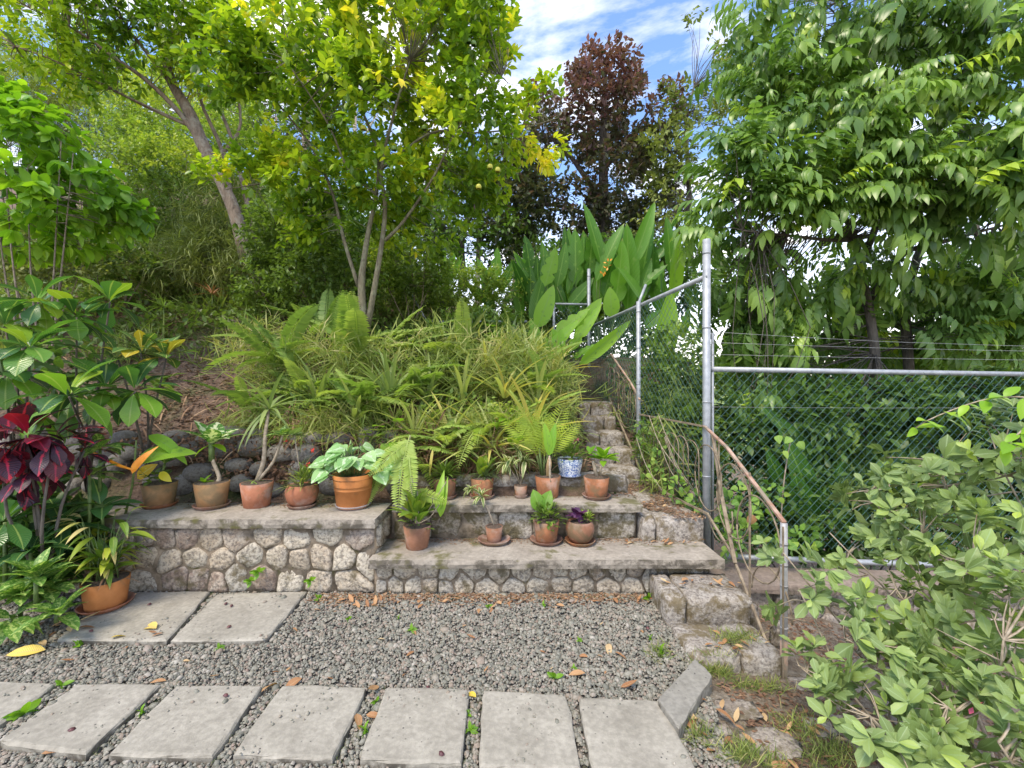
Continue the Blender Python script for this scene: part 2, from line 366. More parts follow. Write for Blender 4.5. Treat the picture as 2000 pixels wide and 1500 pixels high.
L(nt, ramp(nt, n, [(.44, (.74, .76, .78)), (.47, (.13, .22, .48)), (.54, (.10, .17, .42)), (.57, (.74, .76, .78))]), b.inputs['Base Color']); b.inputs['Roughness'].default_value = .15; M['china'] = m
M['chinablue'] = simple('blue_glaze', (.10, .17, .42), (.13, .22, .50), 20, .2, .05)
M['steel'] = simple('galvanised_steel', (.27, .29, .31), (.38, .40, .42), 16, .55, .1, .002, .4)
M['steelold'] = simple('weathered_steel', (.25, .26, .27), (.42, .41, .42), 10, .6, .2, .003, .3, extra=((.25, .12, .06), 9, .62))
M['wire'] = simple('green_coated_wire', (.04, .12, .12), (.09, .19, .185), 12, .5, .05, .001)
M['barb'] = simple('wire', (.30, .31, .31), (.42, .43, .43), 12, .5, .05, .001, .5)
M['rust'] = simple('peeling_rust_paint', (.28, .15, .10), (.40, .29, .22), 14, .8, .4, .004, extra=((.22, .18, .13), 8, .48))
M['oldiron'] = simple('old_painted_iron', (.13, .10, .065), (.28, .225, .155), 18, .8, .4, .004)
def bark(name, c1, c2, sc=6, lich=None):
    m, nt, b = newmat(name); tcx = N(nt, 'ShaderNodeMapping'); tcx.inputs['Scale'].default_value = (1, 1, .22); L(nt, wpos(nt), tcx.inputs[0])
    n = noise(nt, sc * 4, 6, .7, tcx.outputs[0], .5); col = ramp(nt, n, [(.35, c1), (.62, c2)])
    if lich: col = mixc(nt, ramp(nt, noise(nt, 7, 4, .6, wpos(nt)), [(.5, 0.0), (.62, .8)]), col, lich)
    L(nt, col, b.inputs['Base Color']); b.inputs['Roughness'].default_value = .9; bump(nt, b, n, .8, .02); return m
M['bark'] = bark('brown_bark', (.09, .065, .045), (.24, .18, .13), 6, (.26, .23, .18))
M['barkcit'] = bark('green_grey_bark', (.07, .06, .04), (.18, .16, .10), 8, (.20, .20, .13))
M['barkdark'] = bark('dark_bark', (.05, .042, .035), (.14, .12, .10), 6)
M['barkpale'] = bark('pale_pink_bark', (.36, .26, .21), (.60, .50, .43), 2)
M['stem'] = simple('green_stem', (.06, .10, .025), (.13, .19, .05), 20, .6, .1)
M['drystem'] = simple('dry_stem', (.20, .16, .11), (.38, .32, .24), 30, .8, .3)
M['twig'] = simple('brown_twig', (.11, .085, .06), (.24, .20, .15), 20, .85, .2)

G1, G2, G3 = (.022, .05, .010), (.06, .12, .018), (.16, .26, .03)
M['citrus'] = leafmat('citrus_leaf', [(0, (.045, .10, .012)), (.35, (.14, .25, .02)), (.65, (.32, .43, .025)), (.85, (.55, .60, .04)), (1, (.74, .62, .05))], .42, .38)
M['rtree'] = leafmat('drooping_leaf', [(0, (.07, .14, .035)), (.45, (.17, .285, .065)), (.8, (.30, .44, .08)), (1, (.42, .54, .06))], .4, .32)
M['redtree'] = leafmat('dark_red_leaf', [(0, (.04, .06, .025)), (.4, (.08, .085, .045)), (.65, (.12, .065, .065)), (1, (.19, .08, .085))], .3, .5)
M['darkleaf'] = leafmat('dark_green_leaf', [(0, (.035, .07, .018)), (.5, (.08, .155, .033)), (1, (.17, .275, .045))], .38, .45)
M['midleaf'] = leafmat('mid_green_leaf', [(0, (.06, .105, .022)), (.5, (.16, .245, .045)), (.8, (.26, .37, .055)), (1, (.42, .48, .07))], .35, .45)
M['bright'] = leafmat('bright_green_leaf', [(0, (.06, .14, .015)), (.5, (.14, .30, .02)), (1, (.30, .48, .03))], .4, .42)
M['olivel'] = leafmat('olive_leaf', [(0, (.07, .095, .025)), (.5, (.15, .195, .05)), (1, (.30, .33, .10))], .3, .6)
M['grass'] = leafmat('grass_blade', [(0, (.08, .12, .03)), (.4, (.17, .23, .055)), (.7, (.30, .35, .09)), (1, (.46, .40, .20))], .35, .6)
M['helic'] = leafmat('paddle_leaf', [(0, (.03, .10, .02)), (.5, (.11, .27, .025)), (1, (.28, .48, .045))], .45, .36, vein=(.22, .38, .08), tip=((.34, .26, .10), .94), blotch=((.16, .30, .05), 5, .6, False))
M['fern'] = leafmat('fern_leaf', [(0, (.08, .14, .035)), (.5, (.20, .31, .065)), (1, (.40, .48, .12))], .36, .5)
M['brom'] = leafmat('strap_leaf', [(0, (.10, .16, .05)), (.5, (.24, .31, .10)), (.8, (.40, .44, .15)), (1, (.52, .44, .12))], .3, .5, tip=((.40, .30, .12), .93))
M['croton'] = leafmat('croton_green_leaf', [(0, (.02, .07, .025)), (.5, (.05, .15, .035)), (.8, (.16, .32, .03)), (1, (.50, .46, .03))], .3, .22, vein=(.34, .44, .12))
M['crotony'] = leafmat('croton_yellow_leaf', [(0, (.02, .08, .02)), (.6, (.06, .15, .03)), (1, (.66, .42, .02))], .28, .25, vein=(.60, .58, .20), blotch=((.62, .55, .12), 7, .62, False))
M['crotonr'] = leafmat('croton_red_leaf', [(0, (.018, .012, .018)), (.5, (.03, .016, .028)), (.75, (.30, .012, .03)), (1, (.50, .02, .05))], .15, .24, vein=(.42, .03, .08), blotch=((.38, .02, .03), 4, .53, True))
M['dieff'] = leafmat('speckled_leaf', [(0, (.04, .11, .02)), (1, (.12, .26, .04))], .3, .35, vein=(.30, .40, .12), blotch=((.42, .54, .16), 9, .44, True))
M['dieffw'] = leafmat('white_marbled_leaf', [(0, (.06, .16, .03)), (1, (.10, .24, .04))], .3, .35, blotch=((.62, .68, .42), 7, .41, True))
M['syng'] = leafmat('pale_arrow_leaf', [(0, (.10, .24, .06)), (.6, (.22, .42, .14)), (1, (.36, .52, .24))], .3, .4, vein=(.45, .58, .35), blotch=((.48, .62, .40), 4, .46, True))
M['varieg'] = leafmat('cream_striped_leaf', [(0, (.10, .17, .05)), (1, (.18, .24, .07))], .3, .4, edge=(.62, .60, .34))
M['palm'] = leafmat('palm_leaflet', [(0, (.14, .24, .03)), (1, (.38, .46, .05))], .35, .45)
M['azalea'] = leafmat('azalea_leaf', [(0, (.09, .14, .045)), (.5, (.205, .285, .095)), (.8, (.31, .41, .12)), (1, (.42, .53, .08))], .3, .34, vein=(.32, .44, .22), jitter=.4)
M['vine'] = leafmat('vine_leaf', [(0, (.05, .13, .03)), (.6, (.15, .30, .05)), (1, (.32, .46, .08))], .35, .45, vein=(.30, .42, .14))
M['cane'] = leafmat('cane_leaf', [(0, (.05, .13, .02)), (.5, (.16, .27, .03)), (.85, (.46, .50, .05)), (1, (.62, .50, .22))], .32, .4, vein=(.30, .38, .08), tip=((.50, .36, .18), .86))
M['dead'] = leafmat('dead_leaf', [(0, (.17, .07, .03)), (.4, (.34, .16, .07)), (.7, (.46, .27, .13)), (.9, (.55, .42, .23)), (1, (.70, .52, .06))], .12, .6, vein=(.50, .34, .18), jitter=.1)
M['litter'] = leafmat('leaf_litter', [(0, (.07, .04, .025)), (.5, (.20, .11, .065)), (1, (.38, .26, .16))], .1, .8)
M['purple'] = leafmat('purple_leaf', [(0, (.02, .008, .03)), (1, (.10, .02, .09))], .15, .5)
M['redfl'] = simple('red_petal', (.55, .03, .02), (.75, .08, .05), 20, .6)
M['pink'] = simple('pink_petal', (.65, .10, .18), (.80, .20, .30), 20, .6)
M['orangefl'] = simple('orange_petal', (.80, .26, .02), (.85, .34, .03), 20, .5)
M['fruit'] = simple('citrus_skin', (.06, .14, .02), (.14, .22, .03), 8, .4, .3, .003)
M['fruity'] = simple('ripening_citrus_skin', (.30, .36, .04), (.45, .42, .05), 8, .4, .3, .003)

# ================================================================== THE SETTING
# ground sheet
xs = np.unique(np.round(np.concatenate([np.linspace(-400, -20, 14), np.arange(-20, -6, .4), np.arange(-6, 5, .1), np.arange(5, 20, .5), np.linspace(20, 400, 14), [-1.001, -.999]]), 3))
ys = np.unique(np.round(np.concatenate([np.linspace(-40, .5, 10), np.arange(.5, 8, .1), np.arange(8, 24, .4), np.linspace(24, 600, 24)]), 3))
XX, YY = np.meshgrid(xs, ys)
ZZ = ground_z(np.clip(XX, -22, 30), np.clip(YY, -5, 40))
ZZ = np.where(YY > 24, ZZ * (1 - sstep(24, 60, YY)) + (-5) * sstep(24, 60, YY), ZZ)
V = np.stack([XX, YY, ZZ], -1).reshape(-1, 3); nx = len(xs); ny = len(ys)
ii = (np.arange(ny - 1)[:, None] * nx + np.arange(nx - 1)[None]).ravel()
idx = np.stack([ii, ii + 1, ii + nx + 1, ii + nx], 1).ravel()
g = link('ground', Acc().raw(V, idx, np.full(len(ii), 4)).mesh('ground', M['ground'])); tag(g, kind='structure')

# gravel bed and the gravel on it
gb = Acc().faces([(-6, .2, -.012), (.9, .2, -.012), (.95, 2.0, -.012), (1.04, 2.5, -.012), (1.03, 3.3, -.012), (-6, 3.3, -.012)], [(0, 1, 2, 3, 4, 5)])
tag(link('gravel_bed', gb.mesh('gravel_bed', M['gravelbed'])), kind='structure')

SLABS = []   # (four ground corners in photo order, top height)
def quad(pts, z=.03): return np.array([gp(x, y, z) for x, y in pts])
front_row = [
    [(-170, 1322), (112, 1332), (-40, 1440), (-330, 1425)],
    [(150, 1335), (316, 1335), (168, 1473), (-4, 1448)],
    [(344, 1336), (515, 1336), (416, 1477), (209, 1472)],
    [(551, 1335), (717, 1340), (651, 1481), (452, 1472)],
    [(754, 1341), (916, 1345), (903, 1494), (700, 1483)],
    [(942, 1346), (1106, 1357), (1137, 1503), (935, 1498)],
    [(1129, 1360), (1290, 1367), (1366, 1512), (1156, 1503)]]
back_row = [[(232, 1156), (412, 1153), (326, 1250), (107, 1248)], [(424, 1158), (600, 1153), (519, 1248), (330, 1250)]]
pav = thing('stepping_stone_path', 'row of grey square concrete stepping slabs across the front of the gravel', 'paving path', (0, 2, 0))
pav2 = thing('slab_landing', 'two large concrete slabs side by side before the left stone wall', 'paving slabs', (-1.6, 2.9, 0))
def slab_mesh(q, zt, zb, name, m_, bev=.010):
    c = q.mean(0); rings = []
    for k, z in ((1.0, zb), (1.0, zt - bev), (1 - .55 * bev / .22, zt - bev * .25), (1 - bev / .15, zt)):
        pts = []
        n = 7
        for i in range(4):
            a, b_ = q[i], q[(i + 1) % 4]
            for j in range(n):
                t = j / n; p = a * (1 - t) + b_ * t + (R.normal(size=3) * .0026 if j else (c - a) * R.uniform(.008, .03))
                pts.append([c[0] + (p[0] - c[0]) * k, c[1] + (p[1] - c[1]) * k, z])
        rings.append(pts)
    V = np.array(rings).reshape(-1, 3); m = 28; F = []
    for r in range(3):
        for j in range(m): F.append((r * m + j, r * m + (j + 1) % m, (r + 1) * m + (j + 1) % m, (r + 1) * m + j))
    F.append(tuple(3 * m + j for j in range(m)))
    return Acc().faces(V, F)
for q in front_row:
    Q = quad(q)[::-1] ; SLABS.append(Q); part('slab', slab_mesh(Q, .03 + R.uniform(-.003, .003), -.05, 'slab', M['slab']), M['slab'], pav, smooth=False)
for q in back_row:
    Q = quad(q)[::-1]; SLABS.append(Q); part('slab', slab_mesh(Q, .03 + R.uniform(-.003, .003), -.05, 'slab', M['slab']), M['slab'], pav2, smooth=False)
KQ = quad([(1358, 1287), (1392, 1320), (1326, 1425), (1284, 1368)], .055)[::-1]
M['kerb'] = concrete('grey_kerb', (.21, .20, .175), (.32, .305, .265), 0, .7)
ks = Acc(); ks = slab_mesh(KQ, .062, -.06, 'kerb', M['kerb'])
kerb = link('kerb_slab', ks.mesh('kerb_slab', M['kerb'], False)); tag(kerb, 'dark grey stone slab edging the gravel at the end of the path', 'kerb slab')

def inside(q, x, y, grow=0.0):
    c = q[:, :2].mean(0); r = np.ones(len(x), bool)
    for i in range(4):
        a = q[i, :2]; b_ = q[(i + 1) % 4, :2]; a = c + (a - c) * (1 + grow); b_ = c + (b_ - c) * (1 + grow)
        r &= ((b_[0] - a[0]) * (y - a[1]) - (b_[1] - a[1]) * (x - a[0])) * np.sign((q[1, 0] - q[0, 0]) * (q[2, 1] - q[0, 1]) - (q[1, 1] - q[0, 1]) * (q[2, 0] - q[0, 0])) > 0
    return r
# pebble template: low dome of 18 triangles
def pebble():
    V = []; a = np.arange(5) * PI / 2.5
    for r, z, o in ((1, -.25, 0), (.78, .28, .3)):
        for k in range(5): V.append((r * math.cos(a[k] + o) * (1 + .18 * math.sin(k * 2.3 + r)), .76 * r * math.sin(a[k] + o), z))
    V.append((.05, 0, .42)); F = []
    for k in range(5): F += [(k, (k + 1) % 5, 5 + (k + 1) % 5), (k, 5 + (k + 1) % 5, 5 + k), (5 + k, 5 + (k + 1) % 5, 10)]
    return Tpl(V, F)
def pebbles(n, x0, x1, y0, y1, size, ok, zf):
    x = R.uniform(x0, x1, n); y = y0 + (y1 - y0) * R.uniform(0, 1, n) ** 1.25; k = ok(x, y) & (abs(x) < y * 1.25 + .1); x = x[k]; y = y[k]; n = len(x)
    s = size * np.exp(R.normal(0, .42, n)); z = zf(x, y, n)
    a = R.uniform(0, 2 * PI, n); D = np.stack([np.cos(a), np.sin(a), R.normal(0, .28, n)], 1); Nn = np.stack([R.normal(0, .3, n), R.normal(0, .3, n), np.ones(n)], 1)
    return lmats(np.stack([x, y, z], 1), D, Nn, s, R.uniform(.8, 1.2, n)), R.uniform(0, 1, n)
def ok_gravel(x, y):
    r = np.ones(len(x), bool)
    for q in SLABS: r &= ~inside(q, x, y, .03)
    r &= ~inside(KQ, x, y, .05)
    edge = np.interp(y, [1.5, 2.0, 2.35, 2.9, 3.2], [.95, .96, 1.06, 1.03, 1.04])
    return r & (x < edge + .04 * vnoise(x * 9, y * 9))
tpb = pebble()
Mx, tx = pebbles(88000, -3.9, 1.2, 1.55, 3.26, .0076, ok_gravel, lambda x, y, n: R.uniform(-.006, .010, n))
ga = Acc().inst(tpb, Mx, tx)
tag(link('gravel', ga.mesh('gravel', M['gravel'], True)), 'loose grey gravel spread between the slabs and the stone walls', kind='stuff')

# ---- rubble walls
def clip(poly, a, b):   # keep the side nearer to a
    m = (a + b) / 2; d = b - a; o = []
    for i in range(len(poly)):
        p, q = poly[i], poly[(i + 1) % len(poly)]; dp = np.dot(p - m, d); dq = np.dot(q - m, d)
        if dp <= 0: o.append(p)
        if dp * dq < 0: o.append(p + (q - p) * dp / (dp - dq))
    return o
def cells(pts, w, h, relax=2):
    for r in range(relax + 1):
        out_ = []
        for i, a in enumerate(pts):
            poly = [np.array(c, float) for c in ((0, 0), (w, 0), (w, h), (0, h))]
            for j, b_ in enumerate(pts):
                if i != j and abs(a - b_).sum() < 1.2: poly = clip(poly, a, b_)
                if len(poly) < 3: break
            out_.append(np.array(poly))
        if r < relax: pts = [c.mean(0) * .6 + p * .4 if len(c) > 2 else p for c, p in zip(out_, pts)]
    return [c for c in out_ if len(c) > 2]
def rubble(parent, O, U, Vv, Nn, w, h, size, gap=.011, proud=.020, mat_='stone', seed=1, flat=.82, name='stone'):
    rs = np.random.RandomState(seed); O, U, Vv, Nn = (np.array(k, float) for k in (O, U, Vv, Nn))
    rows = max(1, round(h / size)); pts = []; gap = gap * .55
    for r in range(rows):
        x = rs.uniform(0, .5) * size
        while x < w: pts.append(np.array([x, (r + .5) * h / rows + rs.uniform(-.34, .34) * size])); x += size * rs.uniform(.8, 1.9)
    for c in cells(pts, w, h, 1):
        ce = c.mean(0)
        d = c - ce; ln = np.linalg.norm(d, axis=1, keepdims=True); c = ce + d * np.maximum(.3, 1 - gap * 1.3 / np.maximum(ln, .02))
        for _ in range(2):
            c = np.vstack([np.stack([c[i] * .86 + c[(i + 1) % len(c)] * .14, c[i] * .14 + c[(i + 1) % len(c)] * .86]) for i in range(len(c))])
        if len(c) > 22: c = c[::2]
        n = len(c); pr = proud * rs.uniform(.7, 1.25); tl = rs.uniform(-.18, .18, 2)
        V = []; 
        for k, dep in ((1.02, -.03), (1.0, pr * .35), (.9, pr * .8), (.62, pr * 1.0), (.3, pr * 1.03)):
            jit = rs.normal(0, .0042, n) if 0 < dep else np.zeros(n)
            q = ce + (c - ce) * k
            for m_ in range(n): V.append(O + U * q[m_, 0] + Vv * q[m_, 1] + Nn * (dep + jit[m_] + (q[m_] - ce) @ tl * (1 if dep > 0 else 0)))
        V.append(O + U * ce[0] + Vv * ce[1] + Nn * pr * 1.0)
        F = []
        for r in range(4):
            for j in range(n): F.append((r * n + j, r * n + (j + 1) % n, (r + 1) * n + (j + 1) % n, (r + 1) * n + j))
        for j in range(n): F.append((4 * n + j, 4 * n + (j + 1) % n, 5 * n))
        t = rs.choice([.05, .3, .4, .5, .6, .95], p=[.12, .25, .25, .2, .1, .08]) + rs.uniform(-.05, .05)
        part(name, Acc().faces(np.array(V), F), M[mat_], parent, tint=max(.001, t))
def rough_block(x0, x1, y0, y1, z0, z1, seed=0, amp=.012, nx=7, ny=5, nz=4, rnd=.018):
    rs = np.random.RandomState(seed); V = {}; F = []; L_ = []
    def vid(i, j, k):
        if (i, j, k) not in V:
            p = np.array([x0 + (x1 - x0) * i / nx, y0 + (y1 - y0) * j / ny, z0 + (z1 - z0) * k / nz])
            e = (i in (0, nx)) + (j in (0, ny)) + (k in (0, nz)); c = np.array([(x0 + x1) / 2, (y0 + y1) / 2, (z0 + z1) / 2])
            if e >= 2: p = p + np.sign(c - p) * rnd * np.array([(i in (0, nx)), (j in (0, ny)), (k in (0, nz))]) * rs.uniform(.5, 1.3)
            p = p + rs.normal(0, amp * .45, 3) * (1 if k > 0 else .2); V[(i, j, k)] = (len(L_)); L_.append(p)
        return V[(i, j, k)]
    for i in range(nx):
        for j in range(ny):
            F.append((vid(i, j, nz), vid(i + 1, j, nz), vid(i + 1, j + 1, nz), vid(i, j + 1, nz)))
        for k in range(nz):
            F.append((vid(i, 0, k), vid(i + 1, 0, k), vid(i + 1, 0, k + 1), vid(i, 0, k + 1))); F.append((vid(i + 1, ny, k), vid(i, ny, k), vid(i, ny, k + 1), vid(i + 1, ny, k + 1)))
    for j in range(ny):
        for k in range(nz):
            F.append((vid(0, j + 1, k), vid(0, j, k), vid(0, j, k + 1), vid(0, j + 1, k + 1))); F.append((vid(nx, j, k), vid(nx, j + 1, k), vid(nx, j + 1, k + 1), vid(nx, j, k + 1)))
    return Acc().faces(np.array(L_), F)
def coping(x0, x1, y0, y1, z0, z1, seed=0): return rough_block(x0, x1, y0, y1, z0, z1, seed, .0035, max(6, int((x1 - x0) * 9)), 4, 2, .006)

lw = thing('left_retaining_wall', 'long low retaining wall of pinkish rounded stones with pots on its coping', 'stone wall', (-2.5, 3.3, 0))
part('mortar_core', Acc().box(-5.6, -1.055, 3.261, 3.9, -.1, .505), M['mortar'], lw)
part('coping', coping(-5.6, -1.03, 3.20, 3.66, .505, .582, 3), M['coping'], lw, False)
rubble(lw, (-4.2, 3.265, 0), (1, 0, 0), (0, 0, 1), (0, -1, 0), 3.15, .50, .160, seed=4)
rubble(lw, (-1.058, 3.30, .0), (0, 1, 0), (0, 0, 1), (1, 0, 0), .5, .50, .16, seed=5)
lo = thing('lower_terrace_wall', 'low front wall of grey stones under the lowest pot ledge', 'stone wall', (0, 3.2, 0))
part('mortar_core', Acc().box(-1.05, 1.50, 3.246, 3.86, -.1, .22), M['mortar'], lo)
part('coping', coping(-1.075, 1.585, 3.15, 3.62, .222, .298, 8), M['coping'], lo, False)
rubble(lo, (-1.04, 3.25, 0), (1, 0, 0), (0, 0, 1), (0, -1, 0), 2.10, .225, .118, seed=9)
rubble(lo, (1.05, 3.25, .02), (1, 0, 0), (0, 0, 1), (0, -1, 0), .46, .20, .12, seed=19, mat_='step')
mi = thing('upper_terrace_ledge', 'middle stepped ledge of mossy stone holding the back row of pots', 'stone ledge', (0, 3.6, .3))
part('mortar_core', Acc().box(-1.02, 1.05, 3.60, 4.1, .2, .52), M['mortar'], mi)
part('coping', coping(-1.0, 1.09, 3.52, 3.88, .53, .602, 11), M['coping'], mi, False)
rubble(mi, (-1.0, 3.595, .29), (1, 0, 0), (0, 0, 1), (0, -1, 0), 2.04, .235, .19, gap=.004, proud=.012, seed=12, mat_='mossy')
x = -1.02
k = 0
while x < 1.02:
    w = R.uniform(.30, .46); w = min(w, 1.08 - x)
    part('block', rough_block(x, x + w - .012, 3.88, 4.15, .59, .755 + R.uniform(-.006, .006), 50 + k, .008), M['step'], mi, tint=R.uniform(.1, .9)); x += w; k += 1

st = thing('stone_stairway', 'weathered stone stairway climbing beside the fence', 'stairs', (1.2, 4.5, 0))
def step(x0, x1, y0, y1, z0, z1, cuts, seed):
    """one step of several blocks with open joints"""
    e = [x0, *cuts, x1]
    for k, (a, b_) in enumerate(zip(e[:-1], e[1:])):
        part('step_stone', rough_block(a + .001, b_ - .001, y0, y1, z0, z1 + R.uniform(-.003, .003), seed * 10 + k, .007, 7, 7, 5, .011), M['step'], st, tint=R.uniform(.05, .95))
step(1.03, 1.57, 2.44, 2.79, -.25, .04, [1.33], 61)
step(1.03, 1.61, 2.83, 3.22, -.1, .175, [1.17], 62)
step(1.07, 1.60, 3.52, 4.70, .15, .49, [1.20], 63)
for n_ in range(5):
    y0 = 4.7 + .3 * n_; z1 = .66 + .17 * n_; xr = [1.43, 1.46, 1.41, 1.38, 1.42][n_]
    step(.92, xr, y0, y0 + .42, z1 - .26, z1, [1.10 + .12 * (n_ % 2)], 64 + n_)
part('landing', coping(.6, 1.5, 6.2, 7.3, 1.26, 1.34, 77), M['coping'], st, False)
for (x0, y0, s_, t_) in ((1.62, 2.95, .12, .3), (1.70, 2.75, .09, .8), (1.66, 3.25, .11, .5)):
    part('edge_stone', rough_block(x0, x0 + s_, y0, y0 + s_, -.15, .0 + s_ * .4, int(x0 * 100), .012, 4, 4, 3, .03), M['rock'], st, tint=t_)
rw = thing('boundary_wall', 'low wall of brown coping over rough stones below the right fence', 'stone wall', (3, 3.3, -.3))
def shear(acc, k, x0):   # the wall falls away to the right
    for v in acc.v: v[:, 2] -= k * (v[:, 0] - x0)
    return acc
part('coping', shear(coping(1.62, 5.4, 3.28, 3.62, -.02, .055, 21), .02, 1.6), M['coping_brown'], rw, False)
part('mortar_core', Acc().box(1.64, 5.4, 3.36, 3.6, -.9, -.03), M['mortar'], rw)
rubble(rw, (1.65, 3.355, -.62), (1, 0, 0), (0, 0, 1), (0, -1, 0), 3.2, .58, .17, seed=31, mat_='rock')

# boulders behind the left terrace
bo = thing('boulder_row', 'row of dark rounded boulders holding back the slope behind the left pots', 'boulders', (-2.4, 4, .6))
for k in range(64):
    row = k % 4; x = -5.2 + (k // 4) * .27 + R.uniform(-.05, .05) + .12 * (row == 1); y = 3.98 + .075 * row + R.uniform(-.04, .04); z = .65 + .14 * row + R.uniform(-.03, .03)
    if R.rand() < .06: continue
    s = np.array([R.uniform(.075, .165), .12, R.uniform(.065, .115)]); z += R.uniform(-.04, .04); x += R.uniform(-.06, .06)
    me_ = rough_block(-1, 1, -1, 1, -1, 1, 200 + k, .05, 5, 5, 5, 0); v = me_.v[0]; v /= np.maximum(.001, (np.abs(v) ** 2.3).sum(1) ** (1 / 2.3))[:, None]; v *= s; v += (x, y, z)
    part('boulder', me_, M['boulder'], bo, tint=R.uniform(.02, .98))
for (px, py, s_) in ((455, 655, .16), (655, 915, .1), (10, 690, .3)):
    q = at(px, py, 6.5 if px < 600 and py < 800 else 4.0)
    q[2] = float(ground_z(q[0], q[1])) + .03
    me_ = rough_block(-1, 1, -1, 1, -1, 1, int(px), .07, 5, 5, 5, 0); v = me_.v[0]; v /= np.maximum(.001, (np.abs(v) ** 2.3).sum(1) ** (1 / 2.3))[:, None]; v *= s_ * np.array([1, .8, .6]); v += q
    o = link('rock', me_.mesh('rock', M['rock'])); tag(o, {455: 'pale rock half buried in the mulch of the slope', 655: 'small grey rock behind the orange pot', 10: 'large pale rock on the slope behind the broad-leaved plants'}[px], 'rock')
# bare rock showing through the soil at the right front
for k, (px, py, s_) in enumerate(((1440, 1405, .085), (1500, 1470, .11), (1560, 1330, .07), (1400, 1445, .06), (1640, 1400, .09), (1590, 1420, .08), (1760, 1440, .12), (1545, 1240, .08))):
    q = gp(px, py, -.08); q[2] = float(ground_z(q[0], q[1])) - s_ * .02
    me_ = rough_block(-1, 1, -1, 1, -1, 1, 400 + k, .12, 6, 6, 4, 0); v = me_.v[0]; v /= np.maximum(.001, (np.abs(v) ** 2.6).sum(1) ** (1 / 2.6))[:, None]; v *= s_ * np.array([1.2, .8, .13]) * (1 + np.random.RandomState(k).normal(0, .09, (len(v), 1))); v += q
    o = link('rock', me_.mesh('rock', M['rock'])); o.color = (R.uniform(.1, .9), 0, 0, 1)
    tag(o, ['flat pale rock beside the dark edging slab', 'large flat rock at the bottom edge right of the last slab', 'small rock by the foot of the grey end post', 'pale rock touching the corner of the last slab', 'flat rock under the azalea below the end post', 'flat rock between the large rock and the azalea', 'rock at the bottom edge under the azalea', 'rock at the right end of the bottom step'][k], 'rock', 'flat rocks in the soil by the steps')

# ================================================================== FENCE AND RAILING
A1 = np.array([1.694, 3.70, 0]); A2 = np.array([1.488, 5.0, 0]); A3 = np.array([1.283, 7.1, 0])
fe = thing('chain_link_fence', 'grey steel and green wire fence running up beside the stairs', 'fence', (1.69, 3.7, 0))
def post(parent, p, z0, z1, r, m_='steel', cap=True, name='post'):
    a = Acc(); a.tube([(p[0], p[1], z0), (p[0], p[1], z1)], r, 12, smooth=1)
    for zc in np.linspace(z0 + .35, z1 - .12, 5): a.tube([(p[0], p[1], zc - .006), (p[0], p[1], zc + .006)], r * 1.10, 12, smooth=1)
    return part(name, a, M[m_], parent)
post(fe, A1, -.2, 2.857, .033); post(fe, A2, .4, 2.57, .026); post(fe, A3, 1.0, 3.52, .028)
def pipe(parent, pts, r, m_='steel', name='rail', sides=10): return part(name, Acc().tube(pts, r, sides, smooth=1), M[m_], parent)
z54 = 2.535
pipe(fe, [(A1[0], A1[1] - .03, z54), (A3[0], A3[1], 2.54)], .022, name='top_rail')
pipe(fe, [(1.488, 5.0, 2.55), (1.62, 5.15, 2.80)], .016, name='strut')
def chain(O, U, w, zb, zt, cell=.082, r=.0016, name='chain_link', parent=None, m_='wire', step_=None):
    """two layers of diagonal wires, clipped between the bottom and top lines"""
    a = Acc(); U = nrm(U); Nn = np.array([-U[1], U[0], 0.0])
    zb0, zb1 = zb; zt0, zt1 = zt
    for sgn, off in ((1, .002), (-1, -.002)):
        c = min(zb0, zb1) - w if sgn > 0 else min(zb0, zb1)
        end = max(zt0, zt1) if sgn > 0 else max(zt0, zt1) + w
        while c < end:
            # line z = c + sgn*u
            us = np.linspace(0, w, 61); z = c + sgn * us; lo_ = zb0 + (zb1 - zb0) * us / w; hi = zt0 + (zt1 - zt0) * us / w
            k = np.where((z >= lo_) & (z <= hi))[0]
            if len(k) > 1:
                p0 = O + U * us[k[0]] + Nn * off + np.array([0, 0, z[k[0]]]); p1 = O + U * us[k[-1]] + Nn * off + np.array([0, 0, z[k[-1]]])
                a.tube([p0, p1], r, 3, smooth=1, cap=False)
            c += cell
    return part(name, a, M[m_], parent, kind='stuff')
chain(A1, A2 - A1, np.linalg.norm(A2 - A1), (.35, .9), (z54, z54), parent=fe, r=.0017)
chain(A2, A3 - A2, np.linalg.norm(A3 - A2), (.95, 1.6), (z54, 2.54), parent=fe, r=.0017)
# the lower fence to the right
fr = thing('lower_chain_link_fence', 'lower chain-link fence with thick top pipe right of the tall post', 'fence', (1.75, 3.75, 0))
pipe(fr, [(1.75, 3.74, 1.73), (5.6, 4.25, 1.69)], .024, name='top_rail')
pipe(fr, [(1.80, 3.60, .14), (2.9, 3.62, .085), (5.6, 3.75, -.05)], .023, name='bottom_rail')
pipe(fr, [(1.765, 3.74, .1), (1.765, 3.74, 2.05)], .012, name='tension_bar')
chain(np.array([1.77, 3.70, 0]), np.array([3.8, .3, 0.0]), 3.8, (.12, -.02), (1.73, 1.69), parent=fr, r=.0019)
for zc, dz in ((2.06, -.10), (1.965, -.05), (1.86, -.03), (1.40, -.03)):
    part('strand_wire', Acc().tube([(1.70, 3.72, zc), (3.4, 3.9, zc + dz * .7), (5.6, 4.2, zc + dz)], .0014, 4), M['barb'], fr)
